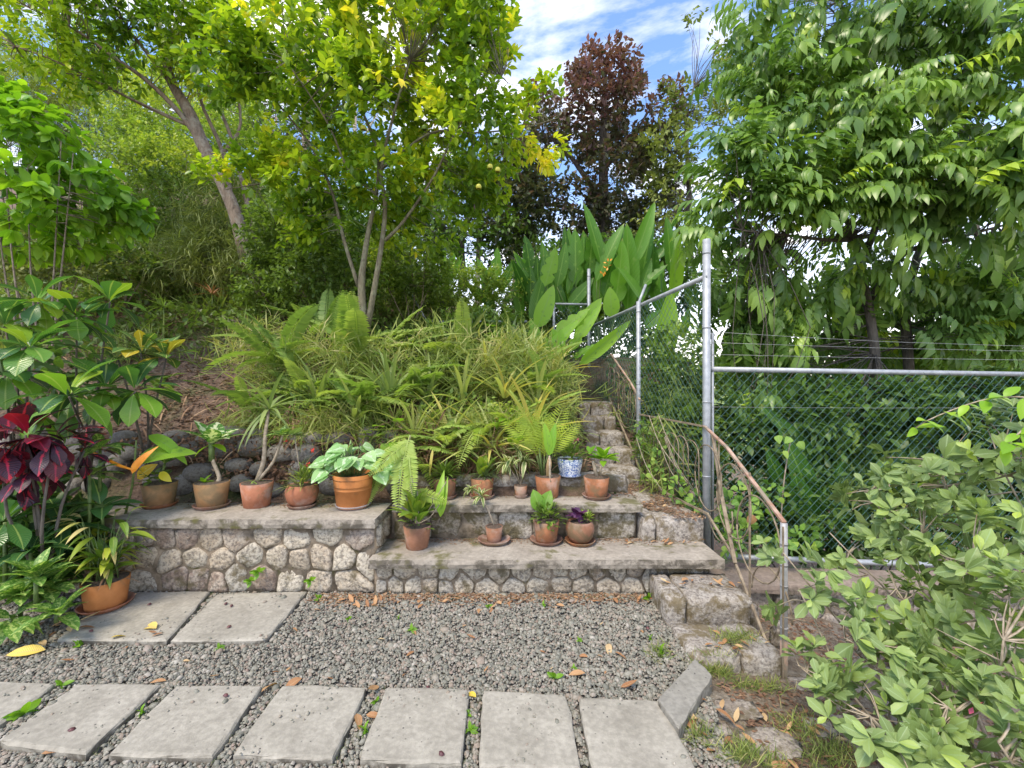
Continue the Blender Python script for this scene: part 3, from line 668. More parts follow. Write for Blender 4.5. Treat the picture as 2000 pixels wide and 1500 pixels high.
# far fence across the top of the bank
fb = thing('back_fence', 'far pipe fence crossing the bank behind the ferns', 'fence', (-.2, 7.1, 2.2))
pipe(fb, [(-1.42, 7.1, 2.64), (.25, 7.1, 2.645)], .018, name='top_rail'); pipe(fb, [(-.9, 7.1, 2.35), (.2, 7.1, 2.36)], .016, name='middle_rail')
pipe(fb, [(-1.8, 7.6, 3.2), (-1.42, 7.1, 2.64)], .016, name='brace')
pipe(fb, [(.68, 7.1, 2.94), (1.28, 7.1, 2.93)], .018, name='gate_rail'); post(fb, (.70, 7.1), 1.7, 2.95, .022); post(fb, (.88, 6.9), 1.5, 2.5, .02, 'rust'); post(fb, (-1.42, 7.1), 2.0, 2.64, .018)
chain(np.array([.70, 7.12, 0]), np.array([1.0, 0, 0]), .58, (1.6, 1.6), (2.93, 2.93), parent=fb, r=.002)

# hooped iron railing along the stair
ra = thing('hooped_handrail', 'rusty iron handrail with interlaced hoops along the stair edge', 'railing', (1.6, 3.2, .3))
pole = np.array([1.574, 2.46, 0])
post(ra, pole, -.16, .795, .019, 'steelold', name='end_post')
part('end_post_foot', Acc().tube([(1.574, 2.46, -.2), (1.574, 2.46, .12)], .0205, 10, smooth=1), M['rust'], ra)
def bar(parent, pts, w, t, m_, name):
    a = Acc()
    for p, q in zip(pts[:-1], pts[1:]):
        p = np.array(p, float); q = np.array(q, float); d = nrm(q - p); s = nrm(np.cross(d, [0, 0, 1.0]) if abs(d[2]) < .95 else np.array([1.0, 0, 0])); u = np.cross(s, d)
        V = [c + s * i * w / 2 + u * j * t / 2 for c in (p - d * .004, q + d * .004) for i, j in ((-1, -1), (1, -1), (1, 1), (-1, 1))]
        a.faces(V, [(3, 2, 1, 0), (4, 5, 6, 7), (0, 1, 5, 4), (1, 2, 6, 5), (2, 3, 7, 6), (3, 0, 4, 7)])
    return part(name, a, M[m_], parent, False)
bar(ra, [(1.488, 4.98, 1.245), (1.66, 3.66, 1.234)], .012, .016, 'oldiron', 'top_bar')
bar(ra, [(1.66, 3.66, 1.234), (1.62, 3.20, 1.12), (1.574, 2.46, .80)], .024, .014, 'rust', 'handrail')
bar(ra, [(1.49, 4.96, 1.42), (1.45, 5.2, 1.62), (1.40, 6.0, 2.02)], .022, .014, 'rust', 'handrail')
bar(ra, [(1.40, 6.0, 2.02), (1.34, 6.4, 1.92), (1.30, 6.9, 1.93)], .010, .016, 'oldiron', 'top_bar')
bar(ra, [(1.43, 4.72, .53), (1.61, 3.5, .53), (1.61, 3.12, .36), (1.60, 2.80, .09), (1.59, 2.55, -.12)], .016, .016, 'oldiron', 'bottom_bar')
bar(ra, [(1.40, 6.1, 1.40), (1.45, 4.75, .60)], .020, .020, 'oldiron', 'bottom_bar')
bar(ra, [(1.645, 3.48, 1.19), (1.63, 3.30, .72), (1.60, 3.05, .32)], .026, .012, 'oldiron', 'leaning_stay')
bar(ra, [(1.63, 3.35, 1.17), (1.63, 3.35, .62)], .010, .010, 'oldiron', 'baluster'); bar(ra, [(1.60, 2.86, 1.0), (1.60, 2.86, .10)], .010, .010, 'oldiron', 'baluster')
bar(ra, [(1.55, 2.43, .78), (1.55, 2.43, -.15)], .008, .008, 'oldiron', 'baluster')
def hoop(y, z, r, a0=0, a1=2 * PI, legs=0.0, sy=1.0):
    x = np.interp(y, [2.46, 3.7, 5.0, 7.1], [1.574, 1.64, 1.47, 1.30]); a = np.linspace(a0, a1, 25)
    dx = np.interp(y, [2.46, 3.69, 3.71, 7.1], [.05, .05, -.12, -.12])
    P = [(x + dx * r * math.cos(t), y + sy * r * math.cos(t), z + r * math.sin(t)) for t in a]
    if legs: P = [(P[0][0], P[0][1], z - legs)] + P + [(P[-1][0], P[-1][1], z - legs)]
    part('hoop', Acc().tube(P, .0052, 6, smooth=1), M['oldiron'], ra)
hoop(3.55, .82, .27); hoop(3.10, .75, .265); hoop(2.76, .60, .27); hoop(2.60, .25, .22, 0, PI)
hoop(3.32, .60, .22, PI * .9, PI * 1.9)
for y in np.arange(3.85, 4.85, .17): hoop(y, .98 + R.uniform(-.02, .02), .13, 0, PI, .40)
hoop(5.35, 1.35, .30, sy=.9)
for y in np.arange(5.15, 6.6, .2): hoop(y, 1.45 + (y - 5.2) * .35, .12, 0, PI, .35)

# ================================================================== PLANT TOOLS
def roots(P): return np.array(P, float)
def limb_points(limbs, n=24):
    o = []
    for pts, r in limbs:
        pts = np.array(pts, float)
        for t in np.linspace(.25, 1, n):
            k = t * (len(pts) - 1); i = min(int(k), len(pts) - 2); o.append(pts[i] * (1 - k + i) + pts[i + 1] * (k - i))
    return np.array(o)
def in_blobs(blobs, n, shell=.45):
    """points in ellipsoids; blobs: (centre, radii, weight)"""
    w = np.array([b_[2] for b_ in blobs], float); w /= w.sum(); out_ = []
    for (c, r, _), k in zip(blobs, np.round(w * n).astype(int)):
        d = rdir(k); rad = R.uniform(shell ** 3, 1, k) ** (1 / 3); out_.append(np.array(c) + d * rad[:, None] * np.array(r))
    return np.vstack(out_)
def B(px, py, Y, rx, rz, w=1.0, ry=None):
    """a blob by its place and size as measured on the photograph"""
    s = Y / FPX; return (at(px, py, Y), (rx * s, (ry if ry is not None else min(rx, rz) * s), rz * s), w)
def twigged(cl, LP, tl, k, up=.3, out_from=None, droop=0.0):
    """for cluster points cl: twigs pointing away from the nearest limb; returns leaf positions, directions and the twigs"""
    d2 = ((cl[:, None, :] - LP[None]) ** 2).sum(2); near = LP[np.argmin(d2, 1)]
    dr = nrm(nrm(cl - near) + rdir(len(cl)) * .6 + np.array([0, 0, up]))
    t = np.linspace(.15, 1, k)[None, :, None]; n = len(cl)
    P = (cl[:, None] + dr[:, None] * tl * t).reshape(-1, 3)
    T = np.repeat(dr, k, 0); perp = rdir(n * k); perp = nrm(perp - T * (perp * T).sum(1, keepdims=True))
    D = nrm(T * .55 + perp * .9 + np.array([0, 0, -droop]))
    Nn = nrm(np.array([0, 0, 1.0]) + rdir(n * k) * .55)
    return P, D, Nn, near, dr
def stick_part(parent, trunks, near=None, cl=None, m_='bark', r0=.004, name_='twigs', maxn=500):
    for pts, rad in trunks:
        part('trunk' if rad[0] > .03 else 'branch', Acc().tube(pts, rad, 8 if rad[0] < .06 else 12, smooth=4), M[m_], parent)
    if cl is not None:
        a = Acc(); order = R.permutation(len(cl))[:maxn]
        for i in order:
            p, q = near[i], cl[i]; mid = (p + q) / 2 + R.normal(size=3) * .08 * np.linalg.norm(q - p)
            a.tube([p, mid, q], [r0 * 1.8, r0 * 1.3, r0 * .7], 3, smooth=2, cap=False)
        part(name_, a, M[m_], parent, kind='stuff')
T_CIT = leaf_tpl(3, .46, .25, .18, 'oval'); T_SM = leaf_tpl(2, .5, .25, .1, 'oval'); T_DROP = leaf_tpl(3, .36, .22, .35, 'lance')
T_BIG = leaf_tpl(8, .34, .22, .45, 'lance'); T_CRO = leaf_tpl(9, .42, .18, .4, 'obov', .12); T_OV = leaf_tpl(6, .5, .2, .3, 'oval'); T_HEART = leaf_tpl(6, .8, .15, .25, 'heart')
T_STRAP = leaf_tpl(7, .06, .5, .35, 'strap'); T_BLADE = leaf_tpl(3, .045, .3, .35, 'strap'); T_BL2 = leaf_tpl(2, .05, .3, .35, 'lance'); T_PAD = leaf_tpl(9, .26, .3, .12, 'paddle'); T_TORN = leaf_tpl(15, .26, .3, .12, 'paddle'); T_TORN.V[:, 0] *= np.where(np.abs(T_TORN.V[:, 0]) > .01, 1 - .45 * (R.rand(len(T_TORN.V)) < .22), 1); T_PADB = leaf_tpl(9, .30, .25, .5, 'paddle')
T_AZ = leaf_tpl(4, .44, .25, .2, 'obov')
def frond_tpl(n=30, w=.16, droop=.45, sides=True, pw=.10):
    items = []; pin = leaf_tpl(2, .34 * pw / .10, .1, .12, 'lance')
    for i in range(n):
        t = .08 + .92 * i / n; y = t * (1 - .25 * droop * t); z = -droop * t * t; l = w * (math.sin(PI * min(1, t ** .75 * .97)) ** .6) * (1.0 if t < .9 else .7)
        for s in (-1, 1):
            items.append((pin, lmats([(0, y, z)], [(s, .28, -.10 - .3 * R.rand())], [(0, .1, 1)], l)[0]))
    # rachis
    a = leaf_tpl(6, .016, .0, droop, 'strap'); items.append((a, np.eye(4)))
    return combine(items)
FRONDS = [frond_tpl(30, .155, d, pw=.115) for d in (.25, .5, .85)]
PALMF = frond_tpl(17, .36, .55, pw=.026)
def plant_leaves(parent, tp, centre, n, Lr, mat_, el=(10, 80), tint=(.2, .8), az=(0, 360), W=1.0, name='leaf', spread=.0, nup=.0, nm=300):
    n = int(n); a = np.radians(R.uniform(az[0], az[1], n)) if az != (0, 360) else np.arange(n) * 2.4 + R.uniform(0, .6, n)
    e = np.radians(R.uniform(el[0], el[1], n)); D = np.stack([np.cos(e) * np.sin(a), np.cos(e) * np.cos(a), np.sin(e)], 1)
    P = np.array(centre) + D * spread * R.uniform(.3, 1, (n, 1)) + R.normal(size=(n, 3)) * spread * .2
    Mx = lmats(P, D, np.array([0, 0, 1.0]) + rdir(n) * .15 + .001, R.uniform(Lr[0], Lr[1], n), W)
    leaves(tp, Mx, R.uniform(tint[0], tint[1], n), M[mat_], parent, name, nm)
def stem(parent, pts, r, m_='stem', name='stem', sides=7): return part(name, Acc().tube(pts, r, sides, smooth=3), M[m_], parent)

# ================================================================== TREES
# --- citrus tree in the middle
bx = at(712, 640, 5.2)
ct = thing('citrus_tree', 'yellow-green citrus tree with small green fruit above the ferns', 'tree', bx)
def path(pl, Y): return [at(x, y, (Y if np.isscalar(Y) else Y[i])) for i, (x, y) in enumerate(pl)]
cit_limbs = [
    (path([(712, 650), (706, 560), (712, 500), (722, 440), (735, 380), (738, 300), (700, 200), (650, 90)], 5.2), [.055, .045, .036, .03, .024, .02, .014, .008]),
    (path([(716, 650), (745, 480), (752, 400), (745, 330), (770, 220), (800, 120)], [5.2, 5.15, 5.1, 5.0, 4.9, 4.8]), [.04, .03, .026, .022, .016, .008]),
    (path([(752, 470), (790, 430), (850, 340), (900, 240), (980, 150)], [5.15, 5.1, 5.0, 5.0, 5.0]), [.022, .018, .014, .011, .006]),
    (path([(700, 560), (672, 470), (650, 380), (610, 290), (540, 200), (470, 130)], [5.2, 5.2, 5.2, 5.1, 5.0, 4.9]), [.025, .022, .018, .014, .01, .006]),
    (path([(735, 380), (680, 330), (640, 240), (560, 120)], [5.1, 5.0, 4.8, 4.6]), [.018, .014, .01, .006]),
    (path([(745, 330), (840, 260), (920, 260), (1020, 250), (1090, 230)], [5.0, 5.0, 5.1, 5.2, 5.3]), [.016, .013, .01, .008, .005]),
    (path([(650, 380), (560, 350), (500, 360), (440, 370)], [5.2, 5.1, 5.0, 5.0]), [.014, .010, .008, .005])]
cb = [B(760, 90, 5.0, 170, 110, 2.2, .9), B(590, 110, 4.8, 130, 110, 1.5, .7), B(880, 120, 5.1, 115, 110, 1.5, .8), B(965, 80, 5.2, 50, 80, .4), B(720, 240, 5.0, 170, 90, 1.6, .9),
      B(890, 270, 5.1, 120, 90, 1.2, .8), B(1045, 190, 5.3, 60, 25, .14), B(1010, 240, 5.2, 40, 40, .15), B(620, 330, 5.2, 100, 80, .8, .6), B(800, 370, 5.2, 130, 60, .9, .6), B(470, 130, 4.7, 90, 60, .7), B(455, 345, 5.0, 60, 26, .16), B(500, 300, 5.0, 60, 40, .2), B(930, 350, 5.4, 70, 60, .4),
      B(1050, 290, 5.3, 45, 30, .16), B(560, 350, 5.0, 50, 30, .2), B(790, -40, 5.0, 220, 60, 1.2, .9), B(680, 430, 5.4, 120, 60, .6, .5), B(830, 450, 5.5, 110, 50, .5, .5), B(600, 430, 5.4, 70, 50, .3, .3)]
LP = limb_points(cit_limbs); cl = in_blobs(cb, 3300, .25); keep = vnoise(cl[:, 0] * 3.2, cl[:, 1] * 3, cl[:, 2] * 3.2, 3) > -.30; cl = cl[keep]
P, D, Nn, near, dr = twigged(cl, LP, .17, 8, .35)
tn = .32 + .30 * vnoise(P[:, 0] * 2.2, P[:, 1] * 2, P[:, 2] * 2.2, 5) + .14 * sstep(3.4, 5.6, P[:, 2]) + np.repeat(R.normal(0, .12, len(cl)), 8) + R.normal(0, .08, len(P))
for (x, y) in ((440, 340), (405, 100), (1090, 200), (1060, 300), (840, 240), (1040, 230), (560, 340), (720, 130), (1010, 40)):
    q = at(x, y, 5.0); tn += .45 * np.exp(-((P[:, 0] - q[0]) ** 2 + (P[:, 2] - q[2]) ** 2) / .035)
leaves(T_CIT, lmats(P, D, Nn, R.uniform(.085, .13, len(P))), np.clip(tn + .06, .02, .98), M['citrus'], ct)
stick_part(ct, cit_limbs, near, cl, 'barkcit', .0028)
for (x, y, t_) in ((645, 248, 0), (829, 250, 0), (968, 278, 0), (957, 326, 1), (972, 332, 1), (710, 250, 1), (935, 365, 1), (842, 190, 0), (925, 85, 0), (915, 80, 0), (700, 362, 0), (690, 72, 0), (770, 290, 0), (900, 190, 0)):
    c = at(x, y, 4.6); me_ = rough_block(-1, 1, -1, 1, -1, 1, x, .03, 4, 4, 4, 0); v = me_.v[0]; v /= np.linalg.norm(v, axis=1)[:, None]; v *= .032; v += c
    part('fruit', me_, M['fruity' if t_ else 'fruit'], ct)

# --- leaning tree on the left slope
lt = thing('leaning_tree', 'tree with leaning forked brown trunk on the left slope', 'tree', at(480, 500, 7.0))
ll = [(path([(485, 520), (460, 420), (430, 350), (395, 280), (370, 220), (335, 160), (320, 100), (300, 20)], 7.0), [.11, .10, .09, .10, .09, .07, .05, .03]),
      (path([(395, 280), (350, 220), (290, 160), (220, 110), (150, 60), (70, 20)], [7, 6.9, 6.7, 6.5, 6.3, 6]), [.055, .04, .032, .025, .018, .01]),
      (path([(380, 250), (300, 215), (210, 170), (110, 120), (30, 90)], [7, 6.8, 6.5, 6.2, 6]), [.03, .024, .018, .013, .008]),
      (path([(360, 200), (300, 120), (250, 60), (190, 10)], [7, 6.9, 6.7, 6.6]), [.04, .028, .02, .012]),
      (path([(330, 140), (340, 60), (370, -20)], [7, 7, 6.9]), [.04, .03, .015]),
      (path([(360, 240), (250, 190), (170, 150), (80, 140)], [7, 6.6, 6.4, 6.2]), [.02, .015, .01, .006]),
      (path([(452, 400), (436, 300), (390, 190), (380, 90)], [7.1, 7.2, 7.2, 7.2]), [.045, .035, .025, .012]),
      (path([(436, 300), (470, 240), (455, 120), (480, 20)], [7.2, 7.3, 7.3, 7.3]), [.03, .022, .016, .01]),
      (path([(500, 470), (470, 340), (445, 250), (400, 150), (372, 60)], [7.3, 7.3, 7.3, 7.3, 7.3]), [.05, .04, .03, .02, .01])]
lb = [B(60, 60, 6.1, 110, 70, 1.2, .8), B(200, 50, 6.3, 120, 70, 1.4, .8), B(330, 60, 6.8, 90, 60, 1.0, .8), B(120, 150, 6.2, 120, 40, .6), B(250, 120, 6.6, 110, 50, .6), B(420, 50, 7.0, 80, 60, .8), B(150, -30, 6.2, 240, 50, 1.2, .8), B(420, 160, 7, 60, 60, .25), B(500, 80, 7.2, 70, 70, .8)]
LP = limb_points(ll); cl = in_blobs(lb, 1500, .2); cl = cl[vnoise(cl[:, 0] * 2.5, cl[:, 1] * 2, cl[:, 2] * 2.6, 8) > -.2]
P, D, Nn, near, dr = twigged(cl, LP, .24, 7, .1, droop=.3)
tn = .42 + .3 * vnoise(P[:, 0] * 1.7, P[:, 1] * 2, P[:, 2] * 1.7, 2) + R.normal(0, .12, len(P))
leaves(T_CIT, lmats(P, D, Nn, R.uniform(.09, .15, len(P))), np.clip(tn, .02, .98), M['citrus'], lt)
stick_part(lt, ll, near, cl, 'bark', .004)

# --- generic crown builder for the trees and bushes further off
def crown_tree(name, label, cat, base, limbs, blobs, ncl, k, Ls, mat_, bark_, tint=(.3, .25), tl=.3, up=.2, droop=.0, gate=-.25, gs=1.5, tp=T_SM, seed=1, nmax=0, twr=.006, group=None, maxtw=400, ttop=None):
    t = thing(name, label, cat, base, group); LP = limb_points(limbs); cl = in_blobs(blobs, ncl, .3); cl = cl[vnoise(cl[:, 0] * gs, cl[:, 1] * gs, cl[:, 2] * gs, seed) > gate]
    P, D, Nn, near, dr = twigged(cl, LP, tl, k, up, droop=droop)
    tn = tint[0] + tint[1] * vnoise(P[:, 0] * gs * .8, P[:, 1] * gs, P[:, 2] * gs * .8, seed + 3) + R.normal(0, .13, len(P))
    if ttop: tn = tn + ttop[2] * sstep(ttop[0], ttop[1], P[:, 2])
    leaves(tp, lmats(P, D, Nn, R.uniform(Ls[0], Ls[1], len(P))), np.clip(tn, .01, .99), M[mat_], t, nmax=nmax)
    stick_part(t, limbs, near, cl, bark_, twr, maxn=maxtw); return t
# dark red-tipped tree
crown_tree('red_tipped_tree', 'tall dark tree with reddish brown top against the sky', 'tree', at(1180, 520, 12),
    [(path([(1185, 560), (1180, 430), (1178, 300), (1180, 200), (1184, 120)], 12), [.2, .16, .12, .08, .03]), (path([(1180, 400), (1110, 300), (1060, 260)], 12), [.09, .06, .03]), (path([(1180, 330), (1240, 260), (1265, 220)], 12), [.07, .05, .03]), (path([(1180, 430), (1080, 400), (1000, 410)], 12), [.08, .05, .03])],
    [B(1185, 160, 12, 60, 60, .9), B(1130, 225, 12, 115, 80, 1.7), B(1245, 230, 12, 80, 90, 1.3), B(1080, 290, 12, 90, 80, 1.0), B(1260, 320, 12, 60, 80, .9), B(1270, 430, 12, 70, 60, .9), B(1060, 350, 12, 100, 70, .9), B(1200, 350, 12, 100, 70, 1.2), B(1080, 400, 12, 110, 60, 1.3), B(1000, 410, 12, 80, 60, .8), B(1200, 430, 12, 80, 40, .6), B(1150, 480, 12, 150, 60, 1.0), B(1040, 480, 12, 100, 60, .8)],
    3700, 7, (.13, .22), 'redtree', 'barkdark', (.22, .16), .28, ttop=(5.5, 11.5, .55), gs=1.3, gate=-.22)
# thin tree by the sky gap, right
crown_tree('sparse_tree', 'thin sparse tree with small olive leaves beside the sky gap', 'tree', at(1340, 500, 11),
    [(path([(1350, 520), (1345, 350), (1340, 240), (1355, 170)], 11), [.07, .06, .04, .02]), (path([(1345, 350), (1300, 280), (1285, 230)], 11), [.05, .03, .02])],
    [B(1335, 230, 11, 60, 60, 1), B(1380, 110, 11, 40, 80, .5), B(1310, 300, 11, 60, 50, 1), B(1400, 200, 11, 50, 90, .7), B(1340, 360, 11, 70, 60, 1.2), B(1310, 430, 11, 60, 60, .8), B(1360, 60, 11, 25, 40, .12)],
    1100, 7, (.11, .18), 'olivel', 'barkdark', (.5, .3), .3, gate=-.15, gs=2)

# --- big drooping-leaved tree on the right
rt = thing('drooping_leaf_tree', 'large tree with glossy drooping compound leaves filling the right side', 'tree', at(1740, 900, 6.5))
rl = [(path([(1730, 1000), (1715, 760), (1700, 620), (1680, 520), (1660, 440), (1600, 380), (1540, 330)], [6.3] * 7), [.07, .065, .06, .05, .04, .03, .012]),
      (path([(1790, 1000), (1775, 720), (1770, 600), (1800, 480), (1860, 380), (1880, 200), (1860, 60)], [6.8, 6.8, 6.8, 6.6, 6.4, 6.2, 6]), [.075, .07, .065, .055, .045, .035, .018]),
      (path([(1690, 600), (1760, 500), (1850, 470), (1960, 440)], [6.4, 6.2, 6, 5.8]), [.05, .04, .03, .015]),
      (path([(1680, 520), (1720, 400), (1700, 250), (1660, 100), (1640, 0)], [6.3, 6.3, 6.3, 6.3, 6.3]), [.05, .045, .035, .025, .015]),
      (path([(1890, 1000), (1900, 700), (1930, 560), (1900, 420)], [7, 7, 7, 7]), [.09, .08, .06, .04]),
      (path([(1700, 460), (1640, 470), (1540, 460), (1450, 450)], [6.3, 6, 5.8, 5.6]), [.035, .028, .02, .01])]
def spray_tpl(n, droop, seed):
    rs = np.random.RandomState(seed); items = []
    for i in range(n):
        t = .22 + .78 * i / (n - 1); y = t * (1 - .2 * t); z = -droop * t * t
        for s in ((-1, 1) if i < n - 1 else (0,)):
            items.append((T_DROP, lmats([(0, y, z)], [(s * .62 + rs.normal() * .1, .38, -.85 + rs.normal() * .15)], [(s * .3, .6, .6)], rs.uniform(.36, .50) * (.8 if i == 0 else 1))[0]))
    items.append((leaf_tpl(4, .02, 0, droop, 'strap'), np.eye(4))); return combine(items)
SPR = [spray_tpl(5, .35, 1), spray_tpl(6, .5, 2), spray_tpl(4, .25, 3)]
rb = [B(1560, 290, 5.6, 160, 60, 1.3, .6), B(1490, 330, 5.6, 90, 90, .8, .6), B(1530, 190, 6.2, 110, 90, 1.0, .7), B(1500, 70, 6.6, 100, 90, .9, .7), B(1650, 110, 6.0, 140, 110, 1.4, .8), B(1800, 90, 5.6, 160, 110, 1.5, .8), B(1930, 130, 5.2, 110, 130, 1.1, .7),
      B(1720, 250, 5.6, 140, 90, 1.2, .8), B(1860, 300, 5.2, 130, 90, 1.1, .7), B(1960, 300, 4.8, 80, 110, .7, .5), B(1660, 380, 5.6, 130, 60, .9, .6), B(1860, 420, 5.2, 130, 50, .8, .6), B(1470, 440, 5.8, 110, 60, .8, .5), B(1440, 560, 6.4, 80, 120, .8, .6),
      B(1760, 400, 5.6, 100, 50, .5), B(1900, 560, 6.4, 120, 60, .6), B(1580, 560, 7.0, 120, 100, .5), B(1780, -30, 5.8, 280, 60, 1.3, .9), B(1420, 660, 6.6, 60, 80, .5), B(1600, 690, 7.0, 170, 40, .5), B(1820, 680, 7.2, 160, 30, .45), B(1540, 420, 5.6, 60, 40, .3), B(1480, 620, 6.8, 120, 90, .6), B(1650, 560, 6.8, 60, 90, .25), B(1960, 600, 6.0, 80, 100, .6), B(1840, 560, 7.2, 60, 80, .25), B(1740, 660, 7.4, 200, 50, .5), B(1600, 480, 6.4, 140, 50, .5), B(1900, 480, 6.0, 120, 50, .4), B(1620, 850, 5.4, 130, 50, .3, .2), B(1480, 770, 5.6, 60, 60, .2, .2), B(1740, 900, 5.2, 90, 50, .18, .2), B(1520, 640, 6.2, 90, 60, .35), B(1880, 640, 6.0, 100, 60, .35), B(1380, 500, 7, 40, 80, .35), B(1560, 600, 6.6, 120, 60, .5), B(1720, 620, 6.9, 110, 60, .5), B(1860, 600, 6.6, 110, 60, .5), B(1650, 520, 6.2, 120, 40, .4), B(1990, 520, 5.6, 40, 120, .4), B(1800, 540, 6.4, 80, 40, .3)]
LP = limb_points(rl); cl = in_blobs(rb, 6600, .15); cl = cl[vnoise(cl[:, 0] * 2.2, cl[:, 1] * 2, cl[:, 2] * 2.4, 4) > -.33]
near = LP[np.argmin(((cl[:, None] - LP[None]) ** 2).sum(2), 1)]
dd = nrm(nrm(cl - near) * .8 + rdir(len(cl)) * .7 + np.array([0, -.25, .05]))
tn = .40 + .24 * vnoise(cl[:, 0] * 1.6, cl[:, 1] * 2, cl[:, 2] * 1.6, 6) + R.normal(0, .13, len(cl)) + .5 * (R.rand(len(cl)) < .07)
Mx = lmats(cl, dd, np.array([0, 0, 1.0]) + rdir(len(cl)) * .3, R.uniform(.24, .50, len(cl)) * np.exp(R.normal(0, .15, len(cl))), R.uniform(.75, 1.15, len(cl)))
grp = R.randint(0, 3, len(cl))
for k in range(3): leaves(SPR[k], Mx[grp == k], np.clip(tn[grp == k], .01, .99), M['rtree'], rt, 'compound_leaf', 100)
stick_part(rt, rl, near, cl, 'barkdark', .005, maxn=700)

# bushes behind and below the right fence
def bush(name, label, px, py, Y, rx, rz, n, Ls, mat_, tint=(.35, .25), k=7, base=None, seed=1, bark_='twig', tp=T_SM, nmax=0, ry=None, gate=-.35, gs=2.5, up=.4, cat='shrub', droop=0, tl=.16, group=None, maxtw=150, blobs=None, r0=.012):
    c = at(px, py, Y); b0 = base if base is not None else np.array([c[0], c[1] + .1, float(ground_z(c[0], c[1]))])
    if b0[2] > c[2] - .05: b0[2] = c[2] - rz * Y / FPX
    lim = []
    for j in range(5):
        e = c + np.array([(j - 2) * .35 * rx * Y / FPX, R.uniform(-.1, .1), R.uniform(0, .5) * rz * Y / FPX]); lim.append(([b0 + R.normal(size=3) * .03, (b0 + e) / 2 + R.normal(size=3) * .06, e], [r0, r0 * .7, r0 * .35]))
    return crown_tree(name, label, cat, b0, lim, blobs or [B(px, py, Y, rx, rz, 1, ry)], n, k, Ls, mat_, bark_, tint, tl, up, droop, gate, gs, tp, seed, nmax, .0025, group, maxtw)
bush('dark_shrub', 'dense dark shrub filling the space behind the lower chain-link fence', 1700, 860, 5.6, 330, 110, 1500, (.10, .17), 'darkleaf', (.4, .3), tp=T_CIT, ry=.7, seed=3, gate=-.6, nmax=120)
bush('dark_shrub', 'dark low shrub close behind the fence bottom pipe', 1620, 1010, 4.6, 260, 80, 900, (.07, .12), 'darkleaf', (.3, .3), tp=T_CIT, ry=.4, seed=5, gate=-.6, nmax=100)
bush('dark_shrub', 'dark shrub at the far right behind the fence', 1930, 900, 4.8, 140, 160, 800, (.10, .15), 'darkleaf', (.35, .3), tp=T_CIT, ry=.5, seed=6, gate=-.6, nmax=80)
bush('leafy_shrub', 'green shrub between the tall post and the second fence post', 1320, 800, 6.0, 80, 160, 900, (.07, .12), 'midleaf', (.3, .3), tp=T_CIT, ry=.6, seed=7, gate=-.5, nmax=60)
bush('leafy_shrub', 'blue-green shrub beyond the wire where the stairs turn', 1200, 700, 8.5, 110, 120, 800, (.09, .15), 'darkleaf', (.5, .3), ry=.8, seed=17, gate=-.5)
bush('leafy_shrub', 'feathery green shrub behind the wire low by the tall post', 1330, 900, 4.9, 70, 110, 700, (.05, .09), 'midleaf', (.35, .3), tp=T_CIT, ry=.25, seed=8, gate=-.5, nmax=80)
bush('distant_hedge', 'dark belt of bushes under the right tree', 1650, 730, 10, 380, 70, 1500, (.16, .28), 'darkleaf', (.45, .3), ry=1.2, seed=9, gate=-.35, gs=1.4)
bush('distant_hedge', 'dark bushes far behind the wire at the right edge', 1850, 800, 9, 300, 90, 1300, (.16, .26), 'darkleaf', (.35, .3), ry=1.2, seed=12, gate=-.5, gs=1.4)
bush('background_shrub', 'dark shrubs standing behind the tall paddle-leaved clump', 1180, 560, 9.5, 190, 90, 1500, (.10, .17), 'darkleaf', (.35, .3), ry=.8, seed=41, gate=-.7)
# big paddle leaves behind the right fence
def paddles(parent, lst, Y, mat_='helic', wf=1.0, tp=T_PAD, root=None, face=(0, -1, .25)):
    for i, (bx_, by_, tx_, ty_, w_, tn_, dy) in enumerate(lst):
        p = at(bx_, by_, Y + dy); q = at(tx_, ty_, Y + dy - .15); d = q - p; l = np.linalg.norm(d); f = nrm(np.array(face) + R.normal(size=3) * .35)
        Mm = lmats([p], [d], [f], l * 1.02, (w_ * Y / FPX) / (l * .26))[0]
        leaves(T_TORN if (tp is T_PAD and i % 3 == 1) else tp, [Mm], tn_, M[mat_], parent, 'leaf', 5)
        if root is not None:
            r = np.array(root) + R.normal(size=3) * np.array([.12, .1, .02]); stem(parent, [r, (r + p) / 2 + np.array([(p - r)[0] * .15, 0, .05]), p], [.012, .009, .006], 'stem', 'stalk', 5)
bp = thing('broad_leaf_plant', 'big paddle-leaved plant seen dim through the lower chain-link fence', 'plant', at(1590, 1080, 4.6))
paddles(bp, [(1600, 1020, 1540, 850, 45, .15, 0), (1590, 1010, 1660, 900, 40, .1, .2), (1560, 1020, 1500, 880, 40, .1, .3), (1690, 900, 1840, 870, 40, .12, .5), (1610, 940, 1500, 790, 45, .1, .6), (1580, 1030, 1555, 930, 50, .2, -.1), (1650, 1060, 1655, 950, 40, .6, 0), (1640, 780, 1560, 795, 35, .1, .9)], 4.5, root=at(1590, 1085, 4.6))

